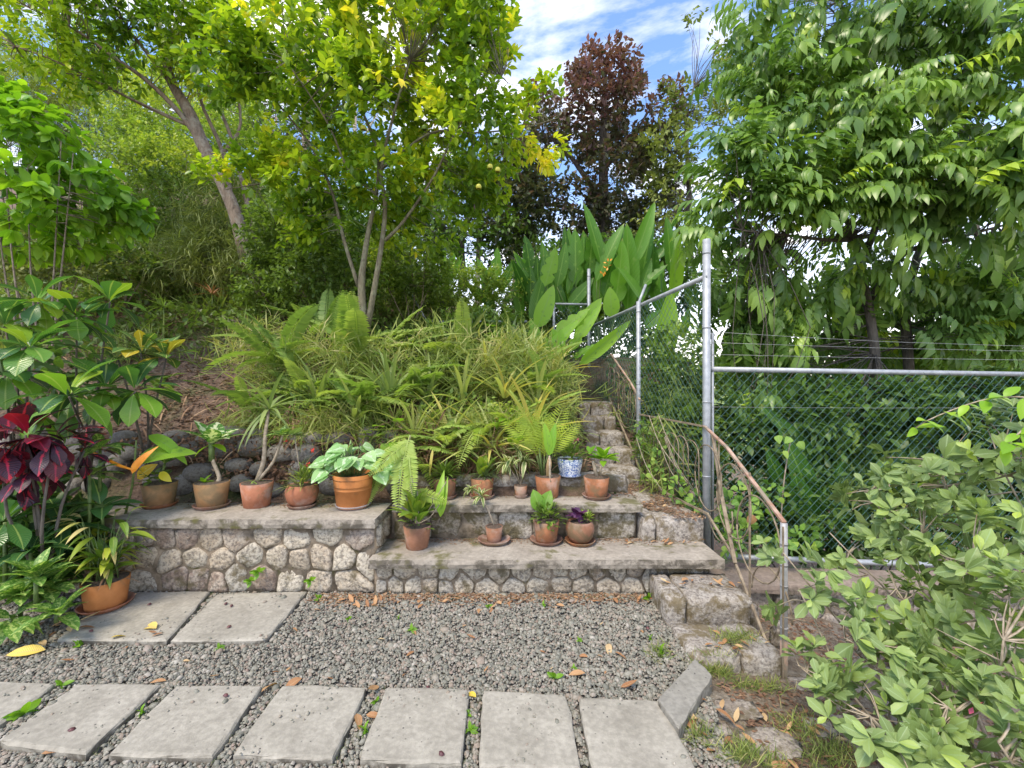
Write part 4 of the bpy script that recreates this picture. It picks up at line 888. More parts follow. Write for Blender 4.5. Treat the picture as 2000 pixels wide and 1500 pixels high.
# --- big paddle clump at the stair head
hc = thing('paddle_leaf_clump', 'tall clump of upright bright green paddle leaves at the head of the stairs', 'plant', at(1180, 680, 7.3))
HL = [(1175, 520, 1146, 388, 26, .35, .2), (1125, 560, 1122, 440, 34, .3, .3), (1235, 520, 1284, 385, 28, .5, .1), (1225, 610, 1235, 425, 42, .45, 0), (1200, 600, 1224, 460, 38, .55, -.2), (1310, 590, 1336, 445, 34, .9, -.6), (1285, 720, 1322, 560, 46, .9, -.7),
      (1064, 560, 1086, 480, 28, .75, -.5), (1040, 635, 1060, 520, 26, .3, 0), (1125, 655, 1176, 580, 28, .85, -.9), (1072, 670, 1150, 596, 30, .9, -1.0), (1050, 640, 1082, 555, 30, .85, -.9), (1256, 590, 1214, 516, 30, .5, -.3),
      (1255, 560, 1302, 512, 22, .3, .1), (1165, 550, 1216, 428, 30, .4, .2), (1280, 480, 1345, 398, 16, .3, .6), (1150, 540, 1160, 440, 30, .35, .4), (1088, 560, 1108, 470, 26, .35, .2), (1068, 540, 1060, 468, 20, .3, .4), (1140, 560, 1135, 455, 30, .3, .5),
      (1195, 620, 1192, 560, 30, .8, -.4), (1160, 580, 1156, 490, 30, .2, .5), (1270, 560, 1282, 470, 28, .2, .4), (1240, 600, 1275, 500, 26, .3, .2), (1098, 610, 1085, 540, 28, .2, .3), (1180, 580, 1200, 490, 30, .35, .3), (1210, 560, 1245, 470, 30, .2, .5), (1020, 620, 1005, 540, 26, .3, .6),
      (1050, 700, 1040, 620, 28, .8, -1.0), (1090, 710, 1082, 640, 26, .85, -1.1), (1110, 600, 1160, 540, 24, .3, .1), (1330, 660, 1345, 600, 22, .3, .3), (1260, 640, 1300, 600, 24, .25, .2), (1140, 600, 1110, 520, 30, .2, .4)]
paddles(hc, [(a, b_, c_, d_, w_ * 1.0, t_, dy) for a, b_, c_, d_, w_, t_, dy in HL], 7.1, root=at(1170, 700, 7.4))
HB = []
for k in range(48):
    x = R.uniform(1030, 1310); y = R.uniform(520, 620); HB.append((x, y, x + R.normal() * 28 + (x - 1180) * .12, y - R.uniform(70, 125), R.uniform(18, 28), R.uniform(.02, .6), R.uniform(.3, 1.0)))
paddles(hc, HB, 7.1)
hs = thing('leaning_paddle_plant', 'long pale arching paddle leaves leaning over the stair fence', 'plant', at(1110, 760, 5.9))
paddles(hs, [(1130, 712, 1240, 626, 26, .95, 0), (1110, 690, 1176, 588, 24, .9, .2), (1060, 700, 1130, 620, 26, .9, .1), (1065, 740, 1075, 655, 30, .85, .1), (1120, 700, 1165, 668, 18, .6, .2), (1085, 720, 1100, 640, 26, .8, 0)], 5.8, root=at(1110, 790, 5.8), face=(.2, -.8, .6))
for (x, y) in ((1183, 525), (1187, 515), (1250, 700), (1180, 540)):
    part('flower', Acc().inst(T_SM, lmats(at(x, y, 6.9) + R.normal(size=(5, 3)) * .025, rdir(5, 1), rdir(5), .06), 0), M['orangefl'], hc)
h2 = thing('small_paddle_plant', 'smaller dark paddle-leaved plant on the bank left of the tall clump', 'plant', at(970, 600, 8.2))
paddles(h2, [(955, 570, 935, 500, 22, .4, 0), (965, 570, 972, 478, 24, .45, 0), (975, 570, 1006, 505, 20, .25, 0), (950, 590, 915, 555, 22, .3, 0), (985, 590, 1010, 560, 24, .3, 0), (960, 610, 945, 545, 22, .4, -.1)], 8.0, root=at(965, 625, 8.2))
h3 = thing('small_paddle_plant', 'bright narrow-leaved paddle plant under the citrus tree', 'plant', at(870, 560, 8.0))
paddles(h3, [(868, 550, 858, 440, 16, .8, 0), (868, 560, 905, 495, 18, .6, 0), (862, 560, 838, 500, 16, .7, 0), (874, 540, 890, 480, 14, .6, 0), (866, 570, 880, 520, 18, .6, -.1)], 7.9, root=at(868, 600, 8.0))

# --- tall pale trunks and trees behind
for k, (x, y0, y1, Y, r, lab) in enumerate(((598, 520, -60, 15, .16, 'tall pale pink trunk rising behind the left of the citrus tree'), (536, 470, 230, 17, .08, 'short pale trunk between the leaning tree and the citrus tree'), (690, 520, 100, 15, .09, 'slender pale trunk right of the tallest one'), (832, 520, 380, 13, .07, 'whitish trunk seen under the citrus crown'), (1000, 600, 330, 14, .07, 'thin bare stem left of the red-tipped tree'), (930, 560, 330, 12, .08, 'grey forked trunk on the ridge behind the bank'))):
    c = at(x, y0, Y); c[2] = min(c[2], float(ground_z(c[0], c[1])))
    tr = [([c, at(x + R.uniform(-6, 6), (y0 + y1) / 2, Y), at(x + 4, y1, Y)], [r, r * .8, r * .5])]
    top = y1 if y1 > 0 else 40
    crown_tree('pale_trunk_tree', lab, 'tree', c, tr + [(path([(x, (y0 + y1) / 2), (x + 30, (y0 + y1) / 2 - 60), (x + 50, (y0 + y1) / 2 - 90)], Y), [r * .4, r * .25, r * .1])], [B(x, max(top, 20), Y, 60, 50, 1), B(x + 30, (y0 + y1) / 2, Y, 40, 40, .4)], 150, 7, (.13, .22), 'midleaf' if k % 2 else 'darkleaf', 'barkpale', (.4, .3), .4, group=None, gate=-.3, maxtw=60)
crown_tree('background_tree', 'dark leafy tree behind the fork of the leaning tree', 'tree', at(520, 480, 13), [(path([(530, 520), (520, 400), (530, 300)], 13), [.14, .1, .05])], [B(560, 270, 13, 90, 90, 1.2), B(640, 330, 13, 90, 90, 1.2), B(500, 420, 12, 90, 70, 1), B(600, 440, 12, 110, 60, 1.2), B(450, 230, 13, 60, 80, .6)], 1500, 7, (.14, .22), 'darkleaf', 'barkdark', (.55, .3), .4, gate=-.15)
crown_tree('background_tree', 'mid green tree showing through gaps right of the citrus trunk', 'tree', at(880, 560, 12), [(path([(905, 560), (900, 470), (925, 400), (930, 330)], 12), [.14, .11, .08, .04])], [B(870, 380, 12, 110, 70, 1.2), B(960, 440, 12, 90, 70, 1), B(800, 450, 12, 90, 60, 1), B(900, 480, 12, 120, 40, .7), B(1000, 330, 12.5, 70, 60, .6)], 1300, 7, (.13, .2), 'darkleaf', 'barkdark', (.6, .3), .4, gate=-.05)
crown_tree('background_tree', 'leafy tree top between the two left crowns', 'tree', at(430, 400, 15), [(path([(430, 400), (425, 250), (430, 120)], 15), [.14, .1, .05])], [B(420, 190, 15, 90, 80, 1), B(340, 210, 14, 90, 70, 1), B(660, 140, 15, 90, 100, 1)], 800, 7, (.16, .26), 'midleaf', 'barkdark', (.5, .3), .5, gate=-.1)

# --- bushes on the slope
bush('bright_shrub', 'bright green shrub with heart-shaped leaves at the left edge', 60, 330, 4.6, 120, 130, 420, (.12, .19), 'bright', (.55, .3), tp=T_OV, ry=.6, seed=21, nmax=220, gate=-.5, up=.1, droop=.35, blobs=[B(50, 300, 4.6, 80, 110, 1.2, .5), B(120, 370, 4.7, 100, 60, 1, .5), B(60, 440, 4.8, 120, 60, .9, .5), B(230, 420, 4.9, 40, 30, .2), B(30, 200, 4.6, 30, 30, .2)])
bush('slope_shrub', 'olive green scrub below the bright shrub at the left edge', 70, 500, 6.0, 140, 60, 500, (.06, .11), 'olivel', (.5, .35), seed=22, nmax=0, tl=.2)
slope = [
 ('tall yellow-green grass and shrubs high on the left slope', 150, 240, 10.5, 200, 60, 'grass', .45), ('feathery scrub high on the slope under the leaning tree', 300, 330, 9.0, 110, 80, 'midleaf', .6),
 ('dry grey-green bush beneath the leaning branches', 330, 420, 8.0, 110, 70, 'midleaf', .3), ('bushy scrub right of the bright shrub', 260, 280, 9.5, 90, 60, 'midleaf', .6),
 ('dark undergrowth at the foot of the leaning tree', 400, 520, 7.2, 120, 50, 'olivel', .6), ('green undergrowth left of the citrus trunk', 590, 470, 6.6, 100, 80, 'midleaf', .35),
 ('loose green bush behind the citrus stems', 640, 560, 6.3, 100, 60, 'midleaf', .3), ('low dark bush between mulch and citrus', 540, 560, 6.6, 70, 50, 'midleaf', .35),
 ('green bush right of the citrus trunk', 800, 520, 7.0, 90, 60, 'midleaf', .45), ('light green weeds on the bank before the back fence', 900, 570, 7.6, 140, 40, 'midleaf', .55),
 ('hanging scrub in the middle of the slope', 440, 450, 7.8, 80, 90, 'olivel', .6), ('leafy weeds above the mulch patch', 230, 520, 6.9, 110, 40, 'midleaf', .35), ('tall feathery bush against the sky at the top left', 170, 130, 11, 170, 70, 'midleaf', .75), ('bright green scrub high on the slope between the two left crowns', 330, 240, 10, 120, 80, 'midleaf', .8), ('yellow-green weedy bush on the middle of the left slope', 330, 330, 8.4, 110, 50, 'midleaf', .85), ('leafy bush closing the top left corner', 20, 150, 10.5, 90, 90, 'midleaf', .7), ('bushy top behind the leaning trunk', 470, 300, 10, 90, 90, 'midleaf', .7), ('pale grassy bush at the top left of the slope', 60, 220, 10, 120, 90, 'grass', .35),
 ('small bush under the back fence rail', 940, 650, 6.4, 100, 30, 'midleaf', .5), ('bushes behind the stair head', 1060, 600, 8.6, 90, 50, 'darkleaf', .5), ('dark bush in the hollow under the citrus tree', 700, 470, 8.4, 110, 80, 'darkleaf', .45)]
for k, (lab, px, py, Y, rx, rz, mt, t_) in enumerate(slope):
    bush('slope_shrub', lab, px, py, Y, rx, rz, int(rx * rz * .10), ((.05, .10) if mt in ('midleaf', 'darkleaf') else (.16, .36)), mt, (t_, .3), seed=30 + k, gate=-.6, tp=T_SM if mt in ('midleaf', 'darkleaf') else T_BL2, k=9 if mt != 'grass' else 7, maxtw=120, tl=.2, up=.5, bark_='twig')
# ground cover over the hill: joined, nobody could count it
def on_ground(n, x0, x1, y0, y1): 
    x = R.uniform(x0, x1, n); y = R.uniform(y0, y1, n); return x, y
def cover(name, label, n, x0, x1, y0, y1, tp, Ls, mat_, tint, el=(20, 80), off=.0, ok=None, flat=False):
    y = R.uniform(y0 ** .5, y1 ** .5, n) ** 2; x = x0 * y / y1 + (x1 - x0 * y / y1) * R.uniform(0, 1, n)
    k = vnoise(x * 2.3, y * 2.3, 0, 3) > -.5
    if ok is not None: k &= ok(x, y)
    x = x[k]; y = y[k]; n = len(x); z = ground_z(x, y) + R.uniform(0, off, n)
    a = R.uniform(0, 2 * PI, n); e = np.radians(R.uniform(el[0], el[1], n)); D = np.stack([np.cos(e) * np.cos(a), np.cos(e) * np.sin(a), np.sin(e)], 1)
    Mx = lmats(np.stack([x, y, z], 1), D, np.array([0, 0, 1.0]) + rdir(n) * (.6 if not flat else .25), R.uniform(Ls[0], Ls[1], n))
    tn = tint[0] + tint[1] * vnoise(x * 1.5, y * 1.5, 0, 5) + R.normal(0, .15, n)
    tag(link(name, Acc().inst(tp, Mx, np.clip(tn, 0, 1)).mesh(name, M[mat_])), label, kind='stuff')
hill = lambda x, y: (x < .8)
hillg = lambda x, y: (x < .8) & ~((x < -1.8) & (y < 7.4) & (vnoise(x * 1.3, y * 1.3, 0, 9) < .35))
cover('grass_cover', 'wild grass growing over the whole slope', 24000, -19, .8, 5.4, 14, T_BL2, (.2, .6), 'grass', (.4, .35), (35, 88), 0, hillg)
cover('undergrowth', 'low leafy undergrowth over the slope', 30000, -19, .8, 6.0, 14, T_SM, (.06, .14), 'midleaf', (.32, .3), (0, 70), .3, hill)
cover('undergrowth', 'brown and olive scrub leaves low on the slope', 15000, -17, .8, 5.6, 12, T_SM, (.05, .12), 'olivel', (.4, .35), (0, 70), .2, hill)
cover('leaf_litter', 'brown leaf litter and twigs on the lower slope', 16000, -9.5, .8, 4.1, 8, T_SM, (.03, .08), 'litter', (.5, .4), (-10, 25), .01, hill, True)
cover('twig_litter', 'dry thin twigs lying on the mulch', 3500, -9.5, .8, 4.1, 8, T_BLADE, (.15, .4), 'litter', (.75, .3), (-15, 20), .02, hill, True)
cover('terrace_litter', 'dead leaves and crumbs of soil at the back of the left terrace', 1500, -4.6, -1.0, 3.62, 4.0, T_SM, (.015, .04), 'litter', (.45, .4), (-10, 15), .03, lambda x, y: x < -1.05, True)
cover('stair_weeds', 'small weeds on the dark drop right of the stairs', 3500, 1.5, 4.5, 3.8, 7, T_SM, (.06, .13), 'darkleaf', (.4, .3), (0, 70), .15)

# ================================================================== FERN AND STRAP-LEAF BANK
def fern(px, py, Y, n, Ls, tint=(.3, .7), el=(25, 80), lab=None, az=(0, 360), drop=False):
    n = n * 1.35; Ls = (Ls[0] * 1.12, Ls[1] * 1.25); tint = (tint[0] + .12, tint[1] + .15)
    c = at(px, py, Y)
    t = thing('fern', lab, 'fern', c, 'sword ferns on the bank')
    nn = int(n); a = np.arange(nn) * 2.4 + R.uniform(0, 1, nn) if az == (0, 360) else np.radians(R.uniform(az[0], az[1], nn)); e = np.radians(R.uniform(el[0], el[1], nn))
    D = np.stack([np.cos(e) * np.sin(a), np.cos(e) * np.cos(a) - .1, np.sin(e)], 1); Mx = lmats(c + R.normal(size=(nn, 3)) * [.12, .08, .04], D, (0, 0, 1), R.uniform(Ls[0], Ls[1], nn)); g_ = R.randint(0, 3, nn)
    for k in range(3):
        if (g_ == k).any(): leaves(FRONDS[k], Mx[g_ == k], R.uniform(tint[0], tint[1], (g_ == k).sum()), M['fern'], t, 'frond', 300)
    return t
fl = 'sword fern with arching fronds '
fern(690, 700, 5.0, 8, (.5, .95), el=(55, 88), lab=fl + 'standing tall in front of the citrus trunk')
fern(760, 690, 5.0, 7, (.5, .8), el=(20, 60), lab=fl + 'reaching right from the citrus foot', az=(60, 120))
fern(545, 720, 4.7, 13, (.45, .75), el=(30, 80), lab=fl + 'at the left end of the fern bank', tint=(.2, .6))
fern(600, 760, 4.5, 12, (.4, .65), el=(10, 60), lab=fl + 'above the belly pot', tint=(.3, .8))
fern(700, 790, 4.3, 12, (.4, .65), el=(5, 60), lab=fl + 'above the large orange pot', tint=(.3, .8))
fern(800, 760, 4.6, 12, (.4, .7), el=(10, 60), lab=fl + 'in the middle of the strap-leaf clumps')
fern(850, 850, 4.1, 9, (.35, .5), el=(-10, 40), lab=fl + 'spilling low behind the middle pots', tint=(.5, .9))
fern(960, 840, 4.2, 10, (.35, .55), el=(0, 50), lab=fl + 'spilling over the block row left of the palm', tint=(.5, .9))
fern(1040, 760, 4.7, 8, (.4, .65), el=(30, 85), lab=fl + 'right beside the stair top', tint=(.3, .7))
fern(1020, 830, 4.3, 10, (.35, .55), el=(20, 70), lab=fl + 'behind the areca palm pot', tint=(.5, .9))
fern(900, 700, 5.2, 10, (.45, .7), el=(20, 70), lab=fl + 'low under the back fence', tint=(.4, .8))
fern(500, 800, 4.35, 9, (.35, .55), el=(10, 70), lab=fl + 'just above the boulders behind the third pot', tint=(.2, .6))
fern(780, 900, 3.98, 8, (.35, .5), el=(-25, 35), lab=fl + 'drooping beside the orange pot', tint=(.6, .95))
fern(640, 650, 5.6, 10, (.45, .7), el=(30, 75), lab=fl + 'low behind the bank left of the citrus foot', tint=(.2, .5))
fern(330, 760, 5.0, 8, (.25, .4), el=(10, 60), lab='small dull fern on the mulch behind the broad leaves', tint=(.1, .4))
fern(1330, 850, 5.2, 8, (.35, .55), el=(10, 70), lab='blue-green fern behind the wire beside the tall post', tint=(.05, .3))
def strap(px, py, Y, n, Ls, tint, lab, el=(25, 85), W=1.0, tp=T_STRAP):
    c = at(px, py, Y); t = thing('strap_leaf_plant', lab, 'plant', c, 'strap-leaved plants on the bank'); plant_leaves(t, tp, c, n, Ls, 'brom', el, tint, W=W, spread=.03)
sl_ = [(835, 790, 4.5, 'grey-green strap-leaved rosette in the centre of the bank', .35), (905, 790, 4.5, 'pale strap-leaved rosette right of the central one', .6), (985, 780, 4.55, 'yellowish strap-leaved rosette near the stair side', .8), (950, 730, 5.0, 'strap-leaved rosette below the back fence rail', .6),
       (870, 700, 5.3, 'strap-leaved rosette behind the central ones', .55), (1030, 720, 5.1, 'strap-leaved clump left of the paddle leaves', .65), (760, 790, 4.4, 'green strap-leaved rosette above the syngonium', .35), (690, 830, 4.25, 'low strap-leaved tuft above the orange pot', .4),
       (880, 870, 4.1, 'drooping strap leaves behind the middle pots', .7), (960, 880, 4.05, 'yellowing strap leaves behind the small pot', .85), (1050, 810, 4.5, 'thin-leaved clump by the stair edge', .7), (810, 860, 4.1, 'strap-leaved plant left of the back pot row', .6), (1000, 680, 5.8, 'tall thin clump below the paddle leaves', .6),
       (620, 800, 4.4, 'grassy strap clump over the boulders', .4), (1080, 740, 5.2, 'pale narrow leaves at the top of the stairs', .8), (920, 660, 6.0, 'far strap-leaved clump beneath the back rail', .5), (1040, 860, 4.15, 'yellow-green leaves behind the palm pot', .85)]
for (px, py, Y, lab, t_) in sl_: strap(px, py, Y, R.randint(18, 27), (.42, .74), (t_ - .15, t_ + .25), lab, W=R.uniform(.8, 1.2), el=(5, 85) if py > 840 else (25, 85))
# fine grass and feathery fillers on the bank
def tuftcloud(name, label, blobs, n, tp, Ls, mat_, tint, up=.4):
    P = in_blobs(blobs, n, .05); D = nrm(rdir(len(P)) + np.array([0, -.1, up])); tn = tint[0] + tint[1] * vnoise(P[:, 0] * 4, P[:, 1] * 4, P[:, 2] * 4, 2) + R.normal(0, .12, len(P))
    o = link(name, Acc().inst(tp, lmats(P, D, rdir(len(P), .8), R.uniform(Ls[0], Ls[1], len(P))), np.clip(tn, 0, 1)).mesh(name, M[mat_])); return tag(o, label, kind='stuff')
tuftcloud('bank_grass', 'fine feathery grass filling the fern bank', [B(640, 740, 4.8, 150, 90, 1.3, .4), B(540, 700, 5.0, 110, 70, 1.0, .4), B(850, 730, 4.9, 180, 90, 1.4, .4), B(1010, 740, 4.8, 100, 90, 1.1, .3), B(700, 850, 4.25, 130, 50, .8, .15), B(930, 850, 4.25, 150, 50, .8, .15)], 7500, T_BL2, (.14, .34), 'grass', (.62, .28), .7)
tuftcloud('bank_foliage', 'small green leaves mixed through the fern bank', [B(620, 800, 4.5, 150, 70, 1, .3), B(860, 820, 4.4, 170, 60, 1, .25), B(1010, 840, 4.3, 90, 60, .8, .2), B(760, 700, 5.2, 170, 60, .8, .4), B(1000, 700, 5.4, 130, 60, .8, .4)], 5200, T_CIT, (.035, .075), 'midleaf', (.5, .35), .2)
tuftcloud('hanging_grass', 'dry and green grass hanging over the boulders and the bank edge', [B(620, 830, 4.2, 130, 40, 1, .1), B(480, 820, 4.3, 60, 40, .5, .1), B(760, 870, 4.1, 60, 40, .6, .08), B(960, 870, 4.05, 100, 30, .8, .08)], 1900, T_BL2, (.14, .34), 'grass', (.5, .35), -.7)
tuftcloud('boulder_litter', 'leaf litter and roots lodged between the boulders', [B(400, 880, 4.05, 260, 30, 1, .08), B(560, 930, 3.98, 160, 25, .6, .06)], 1500, T_SM, (.03, .06), 'litter', (.4, .4), .3)
tuftcloud('dead_fronds', 'brown dead leaves caught under the fern bank', [B(800, 870, 4.15, 160, 35, 1, .12), B(960, 890, 4.05, 110, 30, 1, .08), B(560, 850, 4.3, 80, 40, .7, .12)], 1500, T_BLADE, (.12, .35), 'litter', (.6, .4), -.3)
tuftcloud('stair_edge_grass', 'yellow-green grass hanging over the left edge of the stairs', [B(1100, 750, 5.1, 35, 50, 1, .2), B(1108, 830, 4.6, 22, 45, 1, .1)], 700, T_BLADE, (.12, .3), 'brom', (.6, .3), .3)
for (px, py, Y, lab) in ((985, 830, 4.05, 'broad yellow-green vine leaves above the back pots'), (770, 850, 4.05, 'upright yellow-green leaves right of the syngonium'), (975, 650, 5.6, 'yellow vine leaves by the back fence')):
    c = at(px, py, Y); t = thing('leafy_vine', lab, 'vine', c); plant_leaves(t, T_HEART, c, 13, (.09, .14), 'bright', (-60, 40), (.5, 1.0), spread=.18); stem(t, [c - [0, 0, .2], c, c + [.1, 0, .12]], .004)

# ================================================================== POTS
def lathe(prof, c, n=40, wav=0, rim_i=None, zoff=0):
    V = []; F = []
    for i, (r, z) in enumerate(prof):
        for k in range(n):
            a = 2 * PI * k / n; w = (1 + wav * math.sin(a * 11)) if rim_i is not None and i in rim_i else 1
            V.append((c[0] + r * w * math.cos(a), c[1] + r * w * math.sin(a), c[2] + z + (wav * .25 * math.cos(a * 11) * r if rim_i is not None and i in rim_i else 0)))
    for i in range(len(prof) - 1):
        for k in range(n): F.append((i * n + k, i * n + (k + 1) % n, (i + 1) * n + (k + 1) % n, (i + 1) * n + k))
    return Acc().faces(V, F)
def saucer(c, r, m_, lab, h=.028, deep=False):
    p = [(0, 0), (r * .8, 0), (r * .84, .004), (r, h), (r * 1.0, h + .003), (r * .93, h + .002), (r * .8, .010), (0, .009)]
    s = link('saucer', lathe(p, c).mesh('saucer', M[m_])); return tag(s, lab, 'saucer', 'saucers under the pots')
def pot(px, by, z, d, h, m_, lab, style='plain', sauc=None, smat='saucer', slab_='', sr=None, taper=.66):
    Y = FPX * (CAMH - z) / (by - 750); c = np.array([(px - 1000) * Y / FPX, Y, z]); r = d / 2
    zp = .0
    if sauc: saucer(c, sr or r * .90, smat, slab_); zp = .010
    c = c + [0, 0, zp]; t = thing('potted_plant', lab, 'potted plant', c)
    rb_ = r * taper
    if style == 'plain':
        body = [(0, 0), (rb_, 0), (rb_ + .003, .004), (r * .86, h * .79), (r * .80, h * .79), (rb_ * .9, .02), (0, .02)]
        b_ = part('pot', lathe(body, c), M[m_], t)
        part('rim', lathe([(r * .85, h * .765), (r * .95, h * .768), (r * .96, h * .785), (r, h * .96), (r * .995, h * .99), (r * .97, h), (r * .92, h), (r * .89, h * .97), (r * .85, h * .75)], c, 44), M[m_], b_)
    elif style == 'belly':
        body = [(0, 0), (rb_, 0), (r * .86, h * .22), (r * .99, h * .50), (r * .97, h * .66), (r * .84, h * .82), (r * .80, h * .86), (r * .75, h * .8), (0, h * .7)]
        b_ = part('pot', lathe(body, c), M[m_], t)
        part('wavy_rim', lathe([(r * .80, h * .83), (r * .93, h * .90), (r * 1.0, h * .97), (r * .95, h * .99), (r * .78, h * .91)], c, 66, .035, (1, 2, 3)), M[m_], b_)
    elif style == 'ribbed':
        body = [(0, 0), (rb_, 0), (rb_ * 1.02, .006)]
        for q in (.30, .50, .545, .60, .645): body += [(rb_ + (r * .88 - rb_) * q / .9, h * q)]
        body = [(0, 0), (rb_, 0), (rb_ * 1.03, .006), (r * .765, h * .48), (r * .78, h * .485), (r * .78, h * .50), (r * .77, h * .51), (r * .785, h * .58), (r * .80, h * .585), (r * .80, h * .60), (r * .79, h * .61), (r * .86, h * .90), (r * .82, h * .90), (rb_ * .9, .03), (0, .03)]
        b_ = part('pot', lathe(body, c, 56), M[m_], t)
        part('rim', lathe([(r * .86, h * .895), (r * .97, h * .915), (r, h * .945), (r, h * .98), (r * .97, h), (r * .88, h), (r * .83, h * .93)], c, 56), M[m_], b_)
    elif style == 'china':
        c2 = c; t.location = c
        body = [(0, 0), (rb_, 0), (rb_ * 1.05, h * .08), (r * .86, h * .55), (r * .90, h * .88), (r * .84, h * .88), (rb_, h * .2), (0, h * .2)]
        b_ = part('pot', lathe(body, c, 48), M['china'], t)
        part('rim', lathe([(r * .90, h * .875), (r * 1.0, h * .94), (r * 1.0, h * .97), (r * .9, h * .98), (r * .84, h * .9)], c, 48), M['china'], b_)
        for q in (.10, .84): part('blue_band', lathe([(rb_ * 1.05 + (r * .87 - rb_) * q + .0, h * (q - .012)), (rb_ * 1.05 + (r * .87 - rb_) * q + .0035, h * q), (rb_ * 1.05 + (r * .87 - rb_) * q, h * (q + .012))], c, 48), M['chinablue'], b_)
    sh = h * (.80 if style != 'belly' else .80)
    part('soil', lathe([(0, sh + .006), (r * .5, sh + .004), (r * .86 if style != 'belly' else r * .78, sh - .004)], c, 20), M['potsoil'], t)
    return t, c + np.array([0, 0, sh]), Y
z1, z2, z3, z4 = .582, .299, .603, .757
# 1
t, s, Y = pot(312, 988, z1, .29, .235, 'olive', 'olive-stained pot leftmost on the long wall holding a speckled young plant', sauc=1, smat='terra', slab_='thin orange saucer under the leftmost wall pot')
c = at(322, 905, Y); stem(t, [s, c], .010); plant_leaves(t, T_OV, c, 7, (.13, .2), 'dieff', (30, 80), (.3, .9), W=.9)
plant_leaves(t, T_OV, s + [-.03, -.02, .01], 34, (.05, .09), 'midleaf', (-10, 60), (.1, .6), spread=.10)
# drooping yellow leaf and bright orange leaf
leaves(T_OV, lmats([at(312, 922, Y - .1)], [at(335, 945, Y - .15) - at(312, 922, Y - .1)], [(0, -1, .5)], .13), .95, M['citrus'], t)
leaves(T_OV, lmats([at(268, 935, Y - .05)], [at(305, 895, Y - .1) - at(268, 935, Y - .05)], [(0, -1, .3)], .2), .99, M['crotony'], t)
# 2
t, s, Y = pot(414, 990, z1, .30, .25, 'olive', 'brown clay pot with thick-stemmed white-marbled plant, second along the wall', sauc=1, slab_='brown saucer under the white-marbled plant')
c = at(413, 868, Y); stem(t, [s + [.05, 0, 0], at(428, 930, Y), at(412, 890, Y), c], [.018, .016, .015, .02], 'drystem'); stem(t, [at(413, 900, Y), c + [0, 0, .03]], [.022, .024])
plant_leaves(t, T_OV, c, 9, (.20, .31), 'dieffw', (30, 78), (.2, .9), W=1.0); leaves(T_OV, lmats([c, c], [(1, -.2, -.1), (-.8, -.3, -.35)], [(0, 0, 1), (0, 0, 1)], .16), .9, M['bright'], t)
plant_leaves(t, T_OV, s + [-.04, -.04, 0], 6, (.06, .09), 'bright', (20, 60), (.5, .9))
# 3 dracaena-like with two stems
t, s, Y = pot(502, 988, z1, .29, .25, 'terrapink', 'pink clay pot with two bare ringed stems crossing, third along the wall')
c = at(525, 800, Y + .1); stem(t, [s, at(515, 900, Y), at(518, 850, Y), c], [.022, .018, .016, .013], 'drystem'); stem(t, [s, at(535, 900, Y), at(552, 850, Y)], [.014, .012, .009], 'drystem')
plant_leaves(t, T_STRAP, c, 26, (.3, .48), 'brom', (-30, 75), (.15, .6), W=1.2); plant_leaves(t, T_OV, at(552, 850, Y), 7, (.10, .16), 'dieff', (10, 70), (.3, .9))
plant_leaves(t, T_BLADE, s + [0, -.06, .02], 10, (.08, .14), 'fern', (-50, 20), W=2)
# 4
t, s, Y = pot(590, 990, z1, .26, .21, 'terrapink', 'rounded wavy-rimmed clay pot with thin red-flowered sprigs on the wall', 'belly', 1, slab_='dark saucer under the round wavy-rimmed pot on the wall', taper=.55)
plant_leaves(t, T_BLADE, s, 80, (.08, .22), 'grass', (10, 85), (.1, .6), spread=.07, name='blade', W=1.5); stem(t, [s, at(575, 850, Y)], .004, 'drystem')
plant_leaves(t, T_HEART, at(572, 850, Y), 8, (.09, .14), 'azalea', (-10, 50), (.1, .3)); plant_leaves(t, T_CIT, s + [.04, 0, .06], 50, (.035, .06), 'midleaf', (10, 70), spread=.1)
for q in ((600, 906), (560, 860), (612, 880)): part('flower', Acc().inst(T_SM, lmats(at(q[0], q[1], Y) + R.normal(size=(5, 3)) * .008, rdir(5), rdir(5), .03), 0), M['redfl'], t)
# 5
t, s, Y = pot(690, 990, z1, .38, .30, 'orange', 'large bright orange ribbed pot of pale arrow-shaped leaves', 'ribbed', 1, 'greysaucer', 'pale grey saucer under the large orange pot', sr=.14)
for k in range(52):
    a = R.uniform(0, 2 * PI); rr = .05 + .26 * R.rand(); q = s + np.array([rr * math.cos(a) * 1.1, rr * math.sin(a) * .6, .05 + (.30 - rr) * R.uniform(.3, 1.1)]); stem(t, [s + (q - s) * [.3, .3, .0], q], .003, name='leaf_stalk', sides=4)
    leaves(T_HEART, lmats([q], [(math.cos(a), math.sin(a) - .5, R.uniform(-.7, .3))], [(0, -.7, 1)], R.uniform(.10, .16)), R.uniform(.2, 1), M['syng'], t)
# ledge pots
t, s, Y = pot(815, 1068, z2, .255, .225, 'terra2', 'brown clay pot of tall fern and striped upright leaves on the lower ledge')
for q, el_ in ((at(795, 930, Y), (10, 70)), (at(815, 960, Y), (10, 80))): stem(t, [s, (s + q) / 2 + [.01, 0, 0], q], [.008, .006, .004], 'drystem')
for k, (x0, y0, x1, y1) in enumerate(((800, 850, 775, 985), (805, 860, 740, 930), (800, 870, 800, 960), (810, 960, 850, 1000))): 
    p = at(x0, y0, Y + .1); q = at(x1, y1, Y - .15); leaves(FRONDS[1], lmats([p], [q - p + [0, -.1, .15]], [(0, -1, .4)], np.linalg.norm(q - p) * 1.1, 1.1), .8, M['fern'], t, 'frond')
stem(t, [s, at(795, 900, Y + .05), at(802, 850, Y + .1)], [.006, .005, .003], 'drystem')
plant_leaves(t, T_BIG, s + [.0, 0, .03], 24, (.14, .28), 'cane', (35, 88), (.2, .7), spread=.10)
